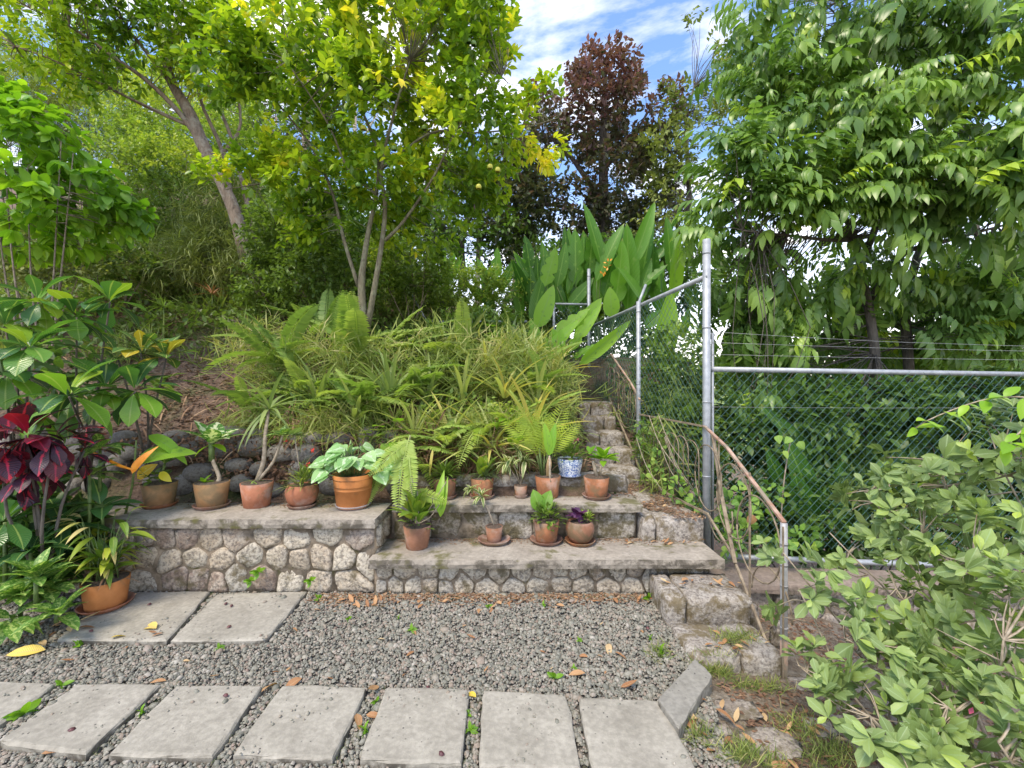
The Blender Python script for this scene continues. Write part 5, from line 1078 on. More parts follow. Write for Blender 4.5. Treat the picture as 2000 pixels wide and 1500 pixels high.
plant_leaves(t, T_CIT, s, 30, (.04, .07), 'midleaf', (0, 70), (.2, .7), spread=.1)
for (x0, y0, x1, y1) in ((855, 1000, 862, 915), (860, 1010, 870, 930)): p = at(x0, y0, Y); q = at(x1, y1, Y); leaves(T_BIG, lmats([p], [q - p], [(0, -1, .2)], np.linalg.norm(q - p), .6), .75, M['bright'], t)
stem(t, [s, at(840, 1010, Y), at(858, 985, Y)], [.005, .004, .003], 'drystem'); stem(t, [s, at(835, 1000, Y), at(872, 940, Y)], [.005, .004, .003], 'drystem')
t, s, Y = pot(965, 1058, z2, .165, .15, 'terra2', 'small clay pot with one thin leaning stem of cream-striped leaves', sauc=1, slab_='wide shallow saucer under the smallest ledge pot', sr=.135)
c = at(940, 970, Y); stem(t, [s, at(955, 1000, Y), c, at(925, 960, Y)], [.007, .006, .005, .004], 'drystem')
plant_leaves(t, T_BIG, c, 14, (.09, .14), 'varieg', (-40, 80), (.2, .9), W=.7); plant_leaves(t, T_BIG, at(920, 955, Y), 14, (.08, .13), 'varieg', (-40, 80), (.2, .9), W=.7)
t, s, Y = pot(1067, 1058, z2, .25, .215, 'terra', 'clay pot of small leafy sprigs with one tall folded green leaf', sauc=1, slab_='mossy saucer under the leafy sprig pot', sr=.135)
plant_leaves(t, T_CIT, s + [0, -.02, .01], 170, (.04, .07), 'midleaf', (-10, 80), (.1, .7), spread=.12)
p = at(1057, 1000, Y); stem(t, [s, p], .005); leaves(T_OV, lmats([p, p], [(-.35, -.1, 1), (.4, -.1, 1)], [(0, -1, .2), (-.2, -1, .2)], .2, 1.2), .6, M['helic'], t)
t, s, Y = pot(1133, 1060, z2, .235, .20, 'terra2', 'rounded scallop-rimmed pot with a dark purple plant', 'belly', 1, 'terra', 'clean saucer under the purple plant', sr=.125, taper=.6)
plant_leaves(t, T_HEART, s + [-.03, -.02, .05], 12, (.06, .09), 'purple', (0, 70), (.2, 1), spread=.03); plant_leaves(t, T_CIT, s + [.05, 0, .02], 40, (.035, .06), 'midleaf', (0, 70), (.3, .9), spread=.05)
part('flower', Acc().inst(T_HEART, lmats(s + [-.03, -.03, .06] + R.normal(size=(6, 3)) * .01, rdir(6), [(0, -1, .4)], .055), .9), M['purple'], t)
# back pots
t, s, Y = pot(869, 972, z3, .24, .21, 'terra2', 'plain clay pot leftmost of the back ledge with fine dark foliage', sauc=1, slab_='brown saucer under the leftmost back ledge pot')
plant_leaves(t, T_BLADE, s, 150, (.10, .20), 'midleaf', (5, 85), (.0, .5), spread=.05, name='blade', W=1.8)
p = at(862, 960, Y - .1); leaves(T_STRAP, lmats([at(845, 880, Y)], [at(835, 935, Y - .1) - at(845, 880, Y)], [(0, -1, .3)], .24, 1.6), .98, M['brom'], t)
t, s, Y = pot(942, 972, z3, .24, .21, 'terra', 'plain clay pot second on the back ledge with upright ribbed leaf and grey tufts', sauc=1, slab_='saucer under the second back ledge pot')
plant_leaves(t, T_BLADE, s + [.03, 0, .0], 130, (.08, .15), 'azalea', (0, 85), (.0, .3), spread=.05, name='blade', W=1.6); plant_leaves(t, T_BIG, s, 9, (.18, .28), 'cane', (60, 88), (.4, .6), W=1.1)
t, s, Y = pot(1017, 972, z3, .135, .125, 'terra', 'tiny clay pot on the back ledge with a striped leafy stalk', sauc=1, slab_='tiny saucer under the smallest back ledge pot')
for (x, y) in ((1000, 895), (1012, 880), (1025, 900), (990, 905)): stem(t, [s, at(x, y, Y)], .003, 'drystem'); plant_leaves(t, T_BIG, at(x, y, Y), 13, (.10, .18), 'varieg', (-40, 70), (.3, 1), W=.7)
plant_leaves(t, T_OV, at(1012, 870, Y), 9, (.09, .14), 'cane', (10, 80), (.3, .7), spread=.07)
t, s, Y = pot(1070, 970, z3, .265, .235, 'terra', 'clay pot with a young yellow-stemmed palm and a paddle-leaved shoot')
for k in range(14):
    a = R.uniform(-1.1, .9); e = R.uniform(1.05, 1.5); D = np.array([math.sin(a) * math.cos(e), -.25 * math.cos(e), math.sin(e)]); b0 = s + [-.05 + R.normal() * .02, R.normal() * .02, 0]
    q = b0 + D * R.uniform(.15, .3); stem(t, [b0, q], [.005, .003], 'stem', 'cane', 5)
    leaves(PALMF, lmats([q], [D + [math.sin(a) * .2, -.1, 0]], [(0, -.6, 1)], R.uniform(.30, .46), .85), R.uniform(.3, 1), M['palm'], t, 'frond')
c = at(1073, 890, Y - .1); stem(t, [s + [.03, -.04, 0], at(1075, 940, Y - .1), c], [.016, .012, .008], 'drystem'); leaves(T_PAD, lmats([c, c], [(-.12, -.1, 1), (.16, 0, 1)], [(0.3, -1, .2), (-.4, -1, .2)], .30, 1.0), [.95, .7], M['helic'], t)
leaves(T_BIG, lmats([c], [(-.06, -.1, -1)], [(0, -1, 0)], .26, .5), .8, M['dead'], t)
t, s, Y = pot(1165, 972, z3, .26, .22, 'terra', 'pale-streaked clay pot rightmost on the back ledge with bright fresh leaves', sauc=1, slab_='dark saucer under the rightmost back ledge pot', sr=.125)
stem(t, [s, at(1158, 900, Y)], [.018, .013], 'drystem'); stem(t, [s + [.04, 0, 0], at(1172, 900, Y)], [.008, .006], 'drystem')
plant_leaves(t, T_OV, at(1180, 898, Y), 20, (.11, .18), 'bright', (0, 75), (.4, 1), W=.8, spread=.03); plant_leaves(t, T_OV, at(1152, 885, Y), 6, (.06, .1), 'bright', (0, 75), (.2, .7))
t, s, Y = pot(1113, 929, z4, .26, .185, 'china', 'blue and white patterned china pot with small pink-flowered plant', 'china', taper=.66)
saucer(np.array([(1113 - 1000) * Y / FPX, Y, z4 - .002]), .105, 'china', 'blue and white saucer beneath the china pot', h=.012)
plant_leaves(t, T_CIT, s + [0, -.02, .02], 190, (.04, .07), 'midleaf', (0, 85), (.1, .6), spread=.13)
for q in ((1126, 858), (1121, 862)): part('flower', Acc().inst(T_SM, lmats(at(q[0], q[1], Y) + R.normal(size=(5, 3)) * .006, rdir(5), rdir(5), .025), 0), M['pink'], t)
# floor pot at the left
t, s, Y = pot(207, 1184, .03, .31, .235, 'orange', 'round brown-orange pot of yellowing cane leaves standing on the left slab', sauc=1, slab_='wide pinkish saucer on the left slab', sr=.155, smat='terrapink', taper=.7)
plant_leaves(t, T_BIG, s, 20, (.2, .34), 'cane', (45, 88), (.15, .6), spread=.05, W=.7)
for k in range(64):
    a = R.uniform(0, 2 * PI); hh = R.uniform(.06, .44); q = s + np.array([math.cos(a) * hh * .45, math.sin(a) * hh * .3, hh]); stem(t, [s + R.normal(size=3) * [.03, .03, 0], q], [.004, .003], 'stem', 'cane', 4)
    leaves(T_BIG, lmats([q], [(math.cos(a), math.sin(a) - .2, R.uniform(-.4, .5))], [(0, 0, 1)], R.uniform(.10, .24), .7), R.choice([.3, .45, .6, .75, .9, .98]), M['cane'], t)
plant_leaves(t, T_BLADE, s, 30, (.1, .3), 'litter', (0, 80), (.5, 1), spread=.05, name='dry_blade')

# bird of paradise flower and its broad leaf
t = thing('orange_spiked_flower_plant', 'plant with spiky orange flower and one broad bright leaf beside the first wall pot', 'plant', at(245, 1010, 3.35))
stem(t, [at(243, 1010, 3.35), at(256, 960, 3.3), at(262, 915, 3.25), at(266, 860, 3.25)], [.009, .008, .007, .005], 'stem')
stem(t, [at(262, 918, 3.2), at(230, 908, 3.2), at(200, 892, 3.2), at(165, 876, 3.2)], [.006, .012, .010, .002], 'orangefl', 'flower', 6)
for (x, y, w_) in ((285, 875, 1.2), (270, 885, 1.5), (275, 890, 1.0)): p = at(258, 925, 3.2); q = at(x, y, 3.2); leaves(T_BIG, lmats([p], [q - p], [(0, -1, .1)], np.linalg.norm(q - p) * 1.15, .5 * w_), .5, M['orangefl'], t, 'petal')
leaves(T_PADB, lmats([at(262, 905, 3.3), at(290, 850, 3.35)], [at(335, 830, 3.3) - at(255, 880, 3.3), at(375, 880, 3.3) - at(290, 850, 3.3)], [(-.3, -.8, 1), (0, -.5, 1)], [.42, .36], [1.6, 1.0]), [.9, .8], M['helic'], t)

# ================================================================== BROAD-LEAVED PLANTS AT THE LEFT
def rosette(t, px, py, Y, n, Ls, mat_, tint, el=(-20, 70), W=1.0, tp=T_CRO, base=None):
    c = at(px, py, Y); plant_leaves(t, tp, c, n + 3, (Ls[0] * 1.12, Ls[1] * 1.15), mat_, el, tint, W=W, spread=.04)
    if base is not None: stem(t, [np.array(base), (np.array(base) + c) / 2 + R.normal(size=3) * .05, c], [.011, .009, .006], 'barkdark')
b0 = at(170, 960, 3.55)
t = thing('croton_bush', 'tall croton with glossy dark green lobed leaves at the left', 'shrub', b0)
for (x, y, Y, n, l) in ((150, 620, 3.4, 12, (.18, .30)), (75, 590, 3.3, 12, (.16, .27)), (215, 590, 3.6, 9, (.16, .26)), (60, 680, 3.1, 13, (.18, .30)), (135, 775, 3.0, 14, (.20, .34)), (10, 730, 3.1, 12, (.2, .3)), (265, 765, 3.3, 12, (.20, .32)), (60, 800, 3.2, 10, (.18, .28)), (10, 640, 3.2, 10, (.18, .28)), (205, 760, 3.3, 10, (.2, .3))):
    rosette(t, x, y, Y, n, l, 'croton', (.05, .85), base=b0 if x > 100 else at(30, 980, 3.3), el=(-50, 75))
b0 = at(290, 930, 3.75)
t = thing('yellow_croton', 'croton with yellow-veined leaves above the left mulch', 'shrub', b0)
for (x, y, Y, n, l) in ((275, 690, 3.5, 12, (.16, .26)), (325, 700, 3.55, 11, (.14, .24)), (230, 700, 3.5, 7, (.14, .22))): rosette(t, x, y, Y, n, l, 'crotony', (.1, .95), base=b0, W=.85, el=(0, 80))
b0 = at(90, 1150, 2.9)
t = thing('red_croton', 'croton with drooping dark red and crimson leaves at the left edge', 'shrub', b0)
for (x, y, Y, n, l, tt) in ((50, 850, 2.75, 13, (.15, .24), (.2, .95)), (105, 860, 2.8, 12, (.14, .22), (.0, .7)), (10, 870, 2.75, 10, (.15, .24), (.1, .95)), (165, 880, 3.0, 4, (.12, .18), (.0, .3)), (60, 920, 2.8, 8, (.15, .22), (.0, .7))): rosette(t, x, y, Y, n + 8, l, 'crotonr', (tt[0] * .6, tt[1] * .84), el=(-85, 80), base=b0, W=.95)
def speck(px, py, Y, n, Ls, lab, mt='dieff', tint=(.2, .9), el=(-10, 70), h=0, tp=T_OV, W=.85, sp=.03):
    c = at(px, py, Y); t = thing('speckled_leaf_plant' if mt == 'dieff' else 'broad_leaf_plant', lab, 'plant', c); 
    if h: stem(t, [c - [0, 0, h], c], [.012, .01])
    plant_leaves(t, tp, c, n, Ls, mt, el, tint, W=W, spread=sp); return t
speck(175, 930, 3.1, 14, (.16, .24), 'speckled light green plant standing behind the cane-leaf pot', h=.5)
speck(195, 875, 3.2, 13, (.14, .22), 'upright speckled plant above the wall coping at left', h=.4)
speck(40, 1165, 2.7, 22, (.16, .25), 'low speckled yellow-green plant in the bottom left bed', h=.15, el=(0, 70), tint=(.4, 1))
speck(95, 1150, 2.8, 20, (.15, .24), 'speckled plant right of the one in the bottom left bed', h=.15, el=(-5, 70))
speck(110, 1200, 2.6, 16, (.13, .2), 'small speckled plant in front of the left bed by the floor pot', h=.05, el=(-20, 60), tint=(.4, 1))
speck(70, 1130, 2.6, 16, (.15, .22), 'speckled plant in the middle of the bottom left bed', h=.15, el=(-10, 70), tint=(.3, 1))
speck(20, 1210, 2.6, 12, (.14, .2), 'lowest speckled plant at the bottom left edge of the bed', h=.1, el=(-40, 40), tint=(.5, 1))
speck(60, 1080, 2.8, 12, (.24, .36), 'dark glossy broad-leaved plant beneath the red croton', 'croton', (.0, .3), h=.3, tp=T_BIG)
speck(120, 1030, 3.0, 12, (.24, .36), 'dark broad leaves between the red croton and the cane-leaf pot', 'croton', (.0, .3), h=.4, tp=T_BIG)
speck(10, 1020, 2.8, 14, (.24, .36), 'green lobed leaves at the left edge under the red croton', 'croton', (.2, .6), h=.4, tp=T_CRO)
speck(200, 990, 3.15, 6, (.24, .30), 'single-stemmed plant with large dark oval leaves behind the cane-leaf pot', 'croton', (.2, .4), h=.2, tp=T_OV)
speck(90, 1110, 2.95, 14, (.2, .3), 'deep green foliage in the shade of the left bed', 'croton', (.0, .35), h=.2, tp=T_BIG)
tuftcloud('bed_foliage', 'dark low leaves filling the left bed', [B(60, 1060, 3.1, 90, 110, 1, .2), B(150, 1040, 3.2, 60, 70, .6, .1), B(40, 940, 3.2, 80, 60, .6, .2), B(100, 720, 3.8, 120, 80, .5, .2)], 1500, T_CIT, (.08, .15), 'darkleaf', (.35, .3), .1)
for (px, py, Y, lab) in ((320, 600, 6.2, 'small fan-leaved seedling on the mulch'), (415, 575, 6.6, 'dry orange fan leaf beside the seedling on the slope'), (610, 620, 5.9, 'grey-green fan seedling beside the citrus stems')):
    c = at(px, py, Y); t = thing('fan_seedling', lab, 'seedling', c); plant_leaves(t, T_BLADE, c, 22, (.25, .45), 'fern' if px != 415 else 'dead', (5, 60), (.1, .4), name='blade')
    stem(t, [c - [0, 0, .25], c], .006)

# ================================================================== RIGHT FOREGROUND
az = thing('azalea_bush', 'pale green azalea bush spreading in the right foreground', 'shrub', gp(1830, 1500, -.3))
root = np.array([2.35, 1.95, -.35]); al = []
for (x, y, Y) in ((1620, 1040, 2.3), (1560, 1150, 2.1), (1700, 960, 2.3), (1830, 900, 2.2), (1950, 900, 2.0), (1650, 1250, 1.9), (1750, 1150, 2.0), (1900, 1100, 1.8), (1700, 1400, 1.6), (1850, 1380, 1.5), (1960, 1250, 1.5), (1560, 1300, 2.0), (1950, 1450, 1.35), (1620, 1180, 2.2), (1800, 1050, 2.1), (1530, 1080, 2.15)):
    e = at(x, y, Y); al.append(([root + R.normal(size=3) * .05, (root * .45 + e * .55) + R.normal(size=3) * .09, e], [.009, .006, .003]))
ab = [B(1740, 1000, 2.3, 80, 50, .7, .25), B(1830, 940, 2.25, 130, 60, 1.1, .25), B(1570, 1130, 2.15, 50, 60, .16, .1), B(1510, 1060, 2.2, 20, 40, .05, .1), B(1960, 880, 2.0, 70, 80, .7, .2), B(1760, 1130, 2.1, 100, 80, 1.0, .3), B(1900, 1080, 1.95, 130, 110, 1.5, .3), B(1740, 1250, 1.95, 80, 50, .35, .15), B(1830, 1260, 1.8, 150, 90, 1.3, .3),
      B(1730, 1390, 1.65, 120, 60, .9, .2), B(1920, 1400, 1.5, 110, 90, 1.1, .25), B(1530, 1200, 2.2, 30, 40, .06), B(1590, 1300, 2.0, 50, 40, .18), B(1840, 1470, 1.45, 120, 40, .5, .15), B(1980, 1200, 1.6, 60, 150, .7, .2)]
cl = in_blobs(ab, 320, .1); LPa = limb_points(al, 16)
near = LPa[np.argmin(((cl[:, None] - LPa[None]) ** 2).sum(2), 1)]
dr = nrm(nrm(cl - near) * .7 + rdir(len(cl)) * .5 + np.array([-.25, -.25, .55]))
k = 9; n = len(cl)
perp = rdir(n * k); T = np.repeat(dr, k, 0); perp = nrm(perp - T * (perp * T).sum(1, keepdims=True)); tt = np.tile(np.linspace(0, 1, k), n)[:, None]
P = np.repeat(cl, k, 0) + T * (tt * .05); D = nrm(T * (.25 + .7 * tt) + perp)
tn = np.clip(.32 + .38 * tt[:, 0] + np.repeat(R.normal(0, .1, n), k) + R.normal(0, .07, n * k), .02, .98)
leaves(T_AZ, lmats(P, D, T + rdir(n * k) * .2, R.uniform(.07, .128, n * k) * np.repeat(R.uniform(.7, 1.1, n), k) * (1 - .3 * tt[:, 0])), tn, M['azalea'], az)
stick_part(az, al, near, cl, 'drystem', .0026, maxn=600)
part('flower', Acc().inst(T_SM, lmats(at(1905, 1375, 1.5) + R.normal(size=(6, 3)) * .008, rdir(6), rdir(6), .03), 0), M['pink'], az)
# bright vine shoots over it
vb = thing('bright_leaf_shoot', 'bright yellow-green leafy shoot arching over the azalea at the right', 'branch', at(2010, 900, 1.9))
vp = [path([(2050, 780), (1960, 775), (1890, 790), (1810, 822), (1770, 850)], [1.8, 1.85, 1.9, 1.95, 2.0]), path([(2060, 800), (2010, 830), (1970, 865), (1955, 885)], [1.75, 1.8, 1.8, 1.85])]
for pl in vp:
    stem(vb, pl, [.004, .0035, .003, .0025, .002][:len(pl)], 'drystem', 'twig')
    for i in range(len(pl) - 1):
        for j in range(2):
            q = pl[i] * (1 - j / 2) + pl[i + 1] * j / 2
            for s_ in (-1, 1): leaves(T_OV, lmats([q], [(s_ * .6 + R.normal() * .2, -.35 + R.normal() * .2, -.25 + R.normal() * .45)], [(R.normal() * .4, -.5, 1)], R.uniform(.075, .11), .85), R.uniform(.5, 1), M['bright'], vb)
# vines on the railing and fence foot
vt = thing('railing_vine', 'heart-leaved vine scrambling through the stair railing', 'vine', (1.6, 3.6, .4))
vbs = [B(1290, 900, 4.3, 40, 60, .7, .15), B(1340, 960, 3.9, 45, 50, .7, .1), B(1270, 850, 4.6, 30, 50, .4, .1)]
P = in_blobs(vbs, 150, .1); leaves(T_HEART, lmats(P, nrm(rdir(len(P)) + [0, -.4, -.5]), rdir(len(P), .8) + [0, -.8, 0], R.uniform(.04, .075, len(P))), R.uniform(.2, 1, len(P)), M['vine'], vt)
for k in range(6): p = at(R.uniform(1270, 1370), R.uniform(900, 1000), 3.9); stem(vt, [p, p + [-.1, .15, .2], p + [-.15, .3, .45]], .004, 'drystem', 'vine_stem', 4)
vt = thing('fence_vine', 'light green vine leaves at the foot of the lower fence behind the end post', 'vine', at(1500, 1060, 3.5))
P = in_blobs([B(1450, 1010, 3.55, 60, 40, .8, .1), B(1480, 960, 3.6, 70, 30, .6, .08), B(1560, 1050, 3.5, 50, 40, .6, .08), B(1430, 1060, 3.5, 30, 30, .4, .05)], 170, .05)
leaves(T_HEART, lmats(P, nrm(rdir(len(P)) + [0, -.4, -.5]), rdir(len(P), .8) + [0, -.8, 0], R.uniform(.045, .08, len(P))), R.uniform(.2, 1, len(P)), M['vine'], vt)
stem(vt, path([(1525, 1020), (1530, 950), (1540, 880), (1545, 860)], 3.62), .005, 'drystem', 'vine_stem', 5)
for (x, y) in ((1520, 850), (1545, 855), (1560, 862), (1530, 880)): q = at(x, y, 3.6); leaves(T_HEART, lmats([q], [(R.normal(), -.4, -.6)], [(R.normal() * .5, -1, .3)], .08), R.uniform(.7, 1), M['vine'], vt)
leaves(T_HEART, lmats([at(1470, 1005, 3.45)], [(-.2, 0, -1)], [(0, -1, 0)], .11), .5, M['dead'], vt, 'dead_leaf')
# loose climbing stems on the railing side of the stair
tuftcloud('hanging_stems', 'dry hanging stems and grass on the fence beside the stairs', [B(1290, 880, 4.4, 50, 80, 1, .2), B(1220, 780, 5.8, 50, 60, .6, .3), B(1330, 780, 5.2, 40, 90, .5, .2)], 500, T_BLADE, (.15, .35), 'grass', (.5, .4), -.5)

# ================================================================== SMALL THINGS ON THE GROUND
def gz(x, y):
    if 1.03 < x < 1.57 and 2.44 < y < 2.79: return .046
    if x < 1.05 and y < 3.14:
        for q in SLABS:
            if inside(q, np.array([x]), np.array([y]))[0]: return .034
        return .012
    return float(ground_z(x, y)) + .01
T_FL = [leaf_tpl(5, .36, .35, d, 'oval', 0, tw) for d, tw in ((.15, .1), (.35, .25), (-.3, .1))]
FLM = [Acc().inst(tp, np.eye(4)).mesh('fallen_leaf', M['dead']) for tp in T_FL]
def fallen(px, py, z, ln, tint, lab, grp, ang=None):
    q = gp(px, py, z) if z is not None else gp(px, py, 0)
    if z is None: q[2] = gz(q[0], q[1])
    ln *= .8; q[2] += .04 * ln
    a = R.uniform(0, 2 * PI) if ang is None else ang; Mm = lmats([q], [(math.cos(a), math.sin(a), R.uniform(.08, .22))], [(R.normal() * .2, R.normal() * .2, 1)], ln)[0]
    o = link('fallen_leaf', FLM[R.randint(3)], None, Matrix(Mm.tolist()), tint); tag(o, lab, 'fallen leaf', grp); return o
named = [(305, 1240, .20, .95, 'large curled tan leaf on the edge of the left slab'), (215, 1258, .11, 1.0, 'small bright yellow leaf on the gravel below the left slab'), (90, 1275, .22, .97, 'long yellow-green withered leaf at the left of the gravel'), (290, 1165, .24, .75, 'wide brown leaf leaning at the foot of the left wall'),
         (80, 1480, .15, .45, 'orange leaf beside the near left slab corner'), (590, 1330, .14, .45, 'orange leaf touching the top of the fourth slab'), (740, 1345, .12, .6, 'pink-brown leaf between the fourth and fifth slabs'), (697, 1400, .13, .55, 'upright tan leaf in the slab gap near the middle'), (715, 1402, .12, .45, 'salmon leaf crossing the slab gap near the middle'),
         (510, 1358, .13, .7, 'narrow tan leaf in the gap left of the fourth slab'), (930, 1368, .10, 1.0, 'yellow leaf in the gap left of the sixth slab'), (1143, 1320, .12, .6, 'tan leaf alone on the gravel above the last gap'), (1200, 1278, .11, .45, 'orange leaf lying below a cream leaf on the gravel'), (1190, 1262, .13, .85, 'cream curled leaf on the right of the gravel'),
         (1212, 1348, .11, .25, 'red-orange leaf just above the last slab'), (810, 1277, .08, .3, 'small bright orange leaf in the middle of the gravel'), (325, 1335, .10, .55, 'orange leaf standing at the second slab corner'), (1397, 1390, .13, .4, 'long orange leaf in the soil right of the last slab'), (1390, 1345, .12, .5, 'orange leaf beside the dark edging slab'),
         (1085, 1365, .0001, 0, None)]
for (px, py, ln, tn_, lab) in named:
    if lab: fallen(px, py, None, ln, tn_, lab, 'leaves dropped on the gravel and slabs')
for k in range(58): px = R.uniform(600, 1290); fallen(px, 1168 + abs(R.normal()) * 14, None, R.uniform(.05, .10), R.uniform(.1, .7), 'dry orange-brown leaf in the drift along the foot of the walls', 'dry leaves along the wall foot')
for k in range(26): fallen(R.uniform(80, 1330), R.uniform(1215, 1330), None, R.uniform(.03, .075), R.uniform(.1, .9), 'small dry leaf scattered on the open gravel', 'small dry leaves on the gravel')
for k in range(46): fallen(R.uniform(1340, 1720), R.uniform(1310, 1500), None, R.uniform(.05, .11), R.uniform(.2, .85), 'dry orange leaf on the rocky soil right of the slabs', 'dry leaves on the rocky soil')
for k in range(26): fallen(R.uniform(1230, 1370), R.uniform(955, 1010), .505, R.uniform(.03, .08), R.uniform(.0, .8), 'dry leaf lying on the mossy stair landing', 'dry leaves on the stair landing')
for k in range(14): fallen(R.uniform(1300, 1440), R.uniform(1128, 1150), .19, R.uniform(.05, .10), R.uniform(.2, .9), 'dry leaf on the block step below the ledge', 'dry leaves on the block step')
for k in range(16): fallen(R.uniform(1170, 1390), R.uniform(1052, 1062), .305, R.uniform(.03, .09), R.uniform(.2, .9), 'dry leaf at the back of the lowest ledge by the stairs', 'dry leaves on the lowest ledge')
for k in range(12): fallen(R.uniform(1350, 1500), R.uniform(1232, 1275), .048, R.uniform(.05, .09), R.uniform(.2, .9), 'dry leaf on the bottom step', 'dry leaves on the bottom step')
for k in range(10): fallen(R.uniform(20, 160), R.uniform(1215, 1260), None, R.uniform(.06, .14), R.uniform(.1, .9), 'withered leaf under the speckled plants', 'withered leaves by the left bed')
seeds = Acc().inst(pebble(), np.eye(4)).mesh('dark_seed', simple('dark_seed_husk', (.06, .02, .025), (.12, .04, .04), 40, .5))
for (x, y) in ((292, 1180), (441, 1179), (452, 1183), (447, 1224), (178, 1232), (441, 1358), (862, 1472), (1265, 1220), (140, 1425), (835, 1335)):
    q = gp(x, y, .036); q[2] = gz(q[0], q[1]) + .004; o = link('dark_seed', seeds, None, Matrix(lmats([q], [(R.normal(), R.normal(), 0)], [(0, 0, 1)], .014)[0].tolist())); tag(o, 'small dark red seed on the slabs and gravel', 'seed', 'dark seeds on the paving')
T_W = leaf_tpl(4, .45, .2, .3, 'oval')
wm = Acc().inst(T_W, lmats(np.zeros((11, 3)), rdir(11, .5), rdir(11, 1), R.uniform(.6, 1, 11)), R.uniform(.3, .8, 11)).mesh('weed', M['bright'])
for k, (x, y, s_) in enumerate(((682, 1212, .03), (778, 1210, .03), (803, 1235, .05), (620, 1173, .05), (1083, 1328, .06), (735, 1375, .035), (712, 1430, .045), (918, 1432, .045), (915, 1400, .03), (120, 1343, .06), (50, 1398, .09), (1060, 1185, .04), (1130, 1255, .03), (850, 1172, .03), (955, 1188, .035), (1270, 1250, .035), (275, 1395, .04), (427, 1271, .04), (150, 1265, .05), (905, 1162, .04), (1290, 1275, .06), (1120, 1310, .03))):
    q = gp(x, y, 0); q[2] = gz(q[0], q[1]); o = link('weed', wm, None, Matrix.Translation(Vector(q)) @ Matrix.Rotation(k * 1.3, 4, 'Z') @ Matrix.Scale(s_, 4)); tag(o, 'little green weed sprouting through the gravel', 'weed', 'weeds in the gravel')
for (x, y, Y, s_, lab) in ((505, 1118, 3.18, .07, 'small leafy weed growing from a hole in the left wall'), (490, 1135, 3.18, .06, 'weed at the foot of the left wall below the hole'), (607, 1135, 3.18, .06, 'yellow-green sprig in the left wall by the corner'), (1268, 1168, 3.15, .07, 'small fern tuft where the front wall meets the block step')):
    o = link('wall_weed', wm, None, Matrix.Translation(Vector(at(x, y, Y))) @ Matrix.Scale(s_, 4)); tag(o, lab, 'weed')
# grass tufts and moss in the joints
def tufts(name, label, pts, mat_, tint, Ls):
    P = np.array(pts); n = len(P); D = nrm(rdir(n) * .8 + [0, 0, .9]); tag(link(name, Acc().inst(T_BLADE, lmats(P, D, rdir(n, .5), R.uniform(*Ls, n)), np.clip(tint[0] + R.normal(0, tint[1], n), 0, 1)).mesh(name, M[mat_])), label, kind='stuff')
pp = []
for (x, y, rx, ry, n) in ((1440, 1262, 40, 12, 300), (1400, 1303, 40, 12, 320), (1480, 1320, 60, 12, 260), (1560, 1400, 60, 40, 240), (1420, 1460, 40, 30, 60), (1290, 1280, 25, 20, 120), (1470, 1480, 60, 20, 300), (1620, 1450, 60, 40, 400), (1365, 1440, 20, 30, 120)):
    for k in range(n):
        a, b_ = R.normal(size=2) * .5; q = gp(x + a * rx, y + b_ * ry, 0); q[2] = gz(q[0], q[1]) - .01
        if 1.02 < q[0] < 1.58 and 2.43 < q[1] < 2.8: q[2] = .04
        pp.append(q)
tufts('grass_tufts', 'short dry grass around the bottom step and rocky soil', pp, 'grass', (.5, .25), (.03, .09))
pp = []
for k in range(1500):
    x = R.uniform(620, 1290); q = gp(x, 1166 + abs(R.normal()) * 5, 0); pp.append(q)
for a_, b_ in zip(SLABS[:6], SLABS[1:7]):   # joints of the path
    for k in range(120):
        t_ = R.uniform(0, 1); p = (a_[2] if a_[2][0] > a_[3][0] else a_[3]); 
        q = (a_[:, :].max(0) * 0 + (a_[np.argsort(a_[:, 0])[-1]] * (1 - t_) + b_[np.argsort(b_[:, 0])[0]] * t_)); q = q + R.normal(size=3) * [.02, .05, 0]; q[2] = .0; pp.append(q)
for k in range(400):
    t_ = R.uniform(); q = gp(417 * (1 - t_) + 328 * t_, 1155 * (1 - t_) + 1248 * t_, 0) + R.normal(size=3) * [.012, .012, 0]; q[2] = 0; pp.append(q)
tufts('moss', 'green moss and tiny grass at the wall foot and in the slab joints', pp, 'grass', (.15, .15), (.012, .035))
cover('soil_crumbs', 'dry leaf crumbs and soil on the right slope', 11000, 1.1, 3.4, 1.3, 3.25, T_SM, (.012, .04), 'litter', (.6, .4), (-10, 20), .01, lambda x, y: (x > 1.12) & ~((x > 1.0) & (x < 1.8) & (y > 2.4)), True)
pp_, tt_ = [], []
n = 2600; x = R.uniform(1.08, 1.60, n); y = R.uniform(3.5, 4.7, n); k = vnoise(x * 7, y * 5, 0, 2) > -.05
x = x[k]; y = y[k]; n = len(x)
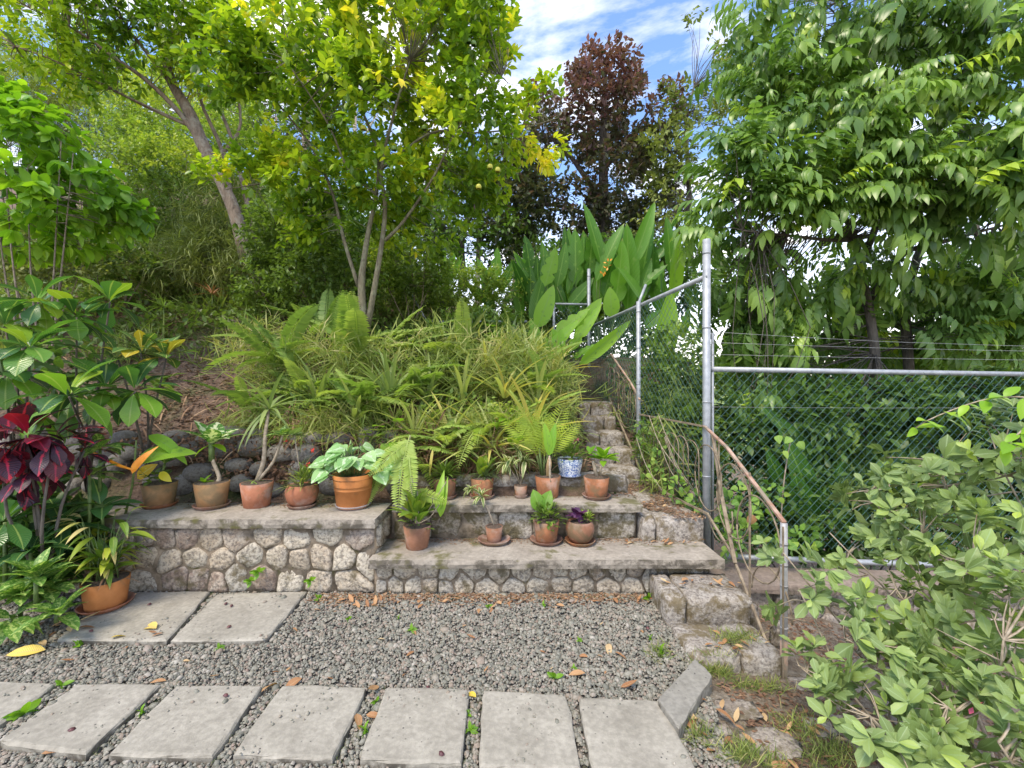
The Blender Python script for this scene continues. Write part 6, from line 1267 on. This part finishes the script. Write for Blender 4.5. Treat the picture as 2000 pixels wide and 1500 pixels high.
tag(link('landing_debris', Acc().inst(T_SM, lmats(np.stack([x, y, np.full(n, .498)], 1), rdir(n) * [1, 1, .12], [(0, 0, 1)], R.uniform(.012, .04, n)), R.uniform(.2, .9, n)).mesh('landing_debris', M['litter'])), 'brown leaf crumbs scattered over the stair landing', kind='stuff')
# a few pebbles kicked up on to the slabs
Mx, tx = pebbles(2600, -3.6, 1.0, 1.75, 3.2, .006, lambda x, y: np.array([any(inside(q, np.array([a]), np.array([b_]))[0] for q in SLABS) for a, b_ in zip(x, y)]) & (vnoise(x * 6, y * 6) > .2), lambda x, y, n: np.full(n, .0325))
tag(link('gravel_grit', Acc().inst(tpb, Mx, tx).mesh('gravel_grit', M['gravel'])), 'grit and small pebbles lying on the paving slabs', kind='stuff')
#print('TRIS', sum(len(o.data.loops) - 2 * len(o.data.polygons) for o in bpy.data.objects if o.type == 'MESH'))

# crumbs of leaf and soil caught on the ledges and along the wall feet
def crumbs(name, label, n, xf, yf, z, Ls=(.008, .03), tint=(.2, .9)):
    x = xf(n); y = yf(n, x); n = len(x); zz_ = np.full(n, z) + R.uniform(0, .004, n)
    tag(link(name, Acc().inst(T_SM, lmats(np.stack([x, y, zz_], 1), rdir(n) * [1, 1, .15], (0, 0, 1), R.uniform(*Ls, n)), R.uniform(*tint, n)).mesh(name, M['litter'])), label, kind='stuff')
crumbs('ledge_litter', 'leaf crumbs at the back of the lowest ledge', 900, lambda n: R.uniform(-.95, 1.5, n), lambda n, x: 3.575 - np.abs(R.normal(0, .06, n)), .300)
crumbs('ledge_litter', 'leaf crumbs at the back of the upper ledge', 700, lambda n: R.uniform(-.95, 1.05, n), lambda n, x: 3.87 - np.abs(R.normal(0, .07, n)), .605)
crumbs('wall_litter', 'leaf crumbs on the long wall coping', 700, lambda n: R.uniform(-3.6, -1.1, n), lambda n, x: 3.65 - np.abs(R.normal(0, .09, n)), .584)
crumbs('wall_foot_litter', 'brown crumbs and soil along the foot of the walls', 1800, lambda n: R.uniform(-1.5, 1.0, n), lambda n, x: 3.22 - np.abs(R.normal(0, .07, n)), .010, (.01, .04), (.3, 1))
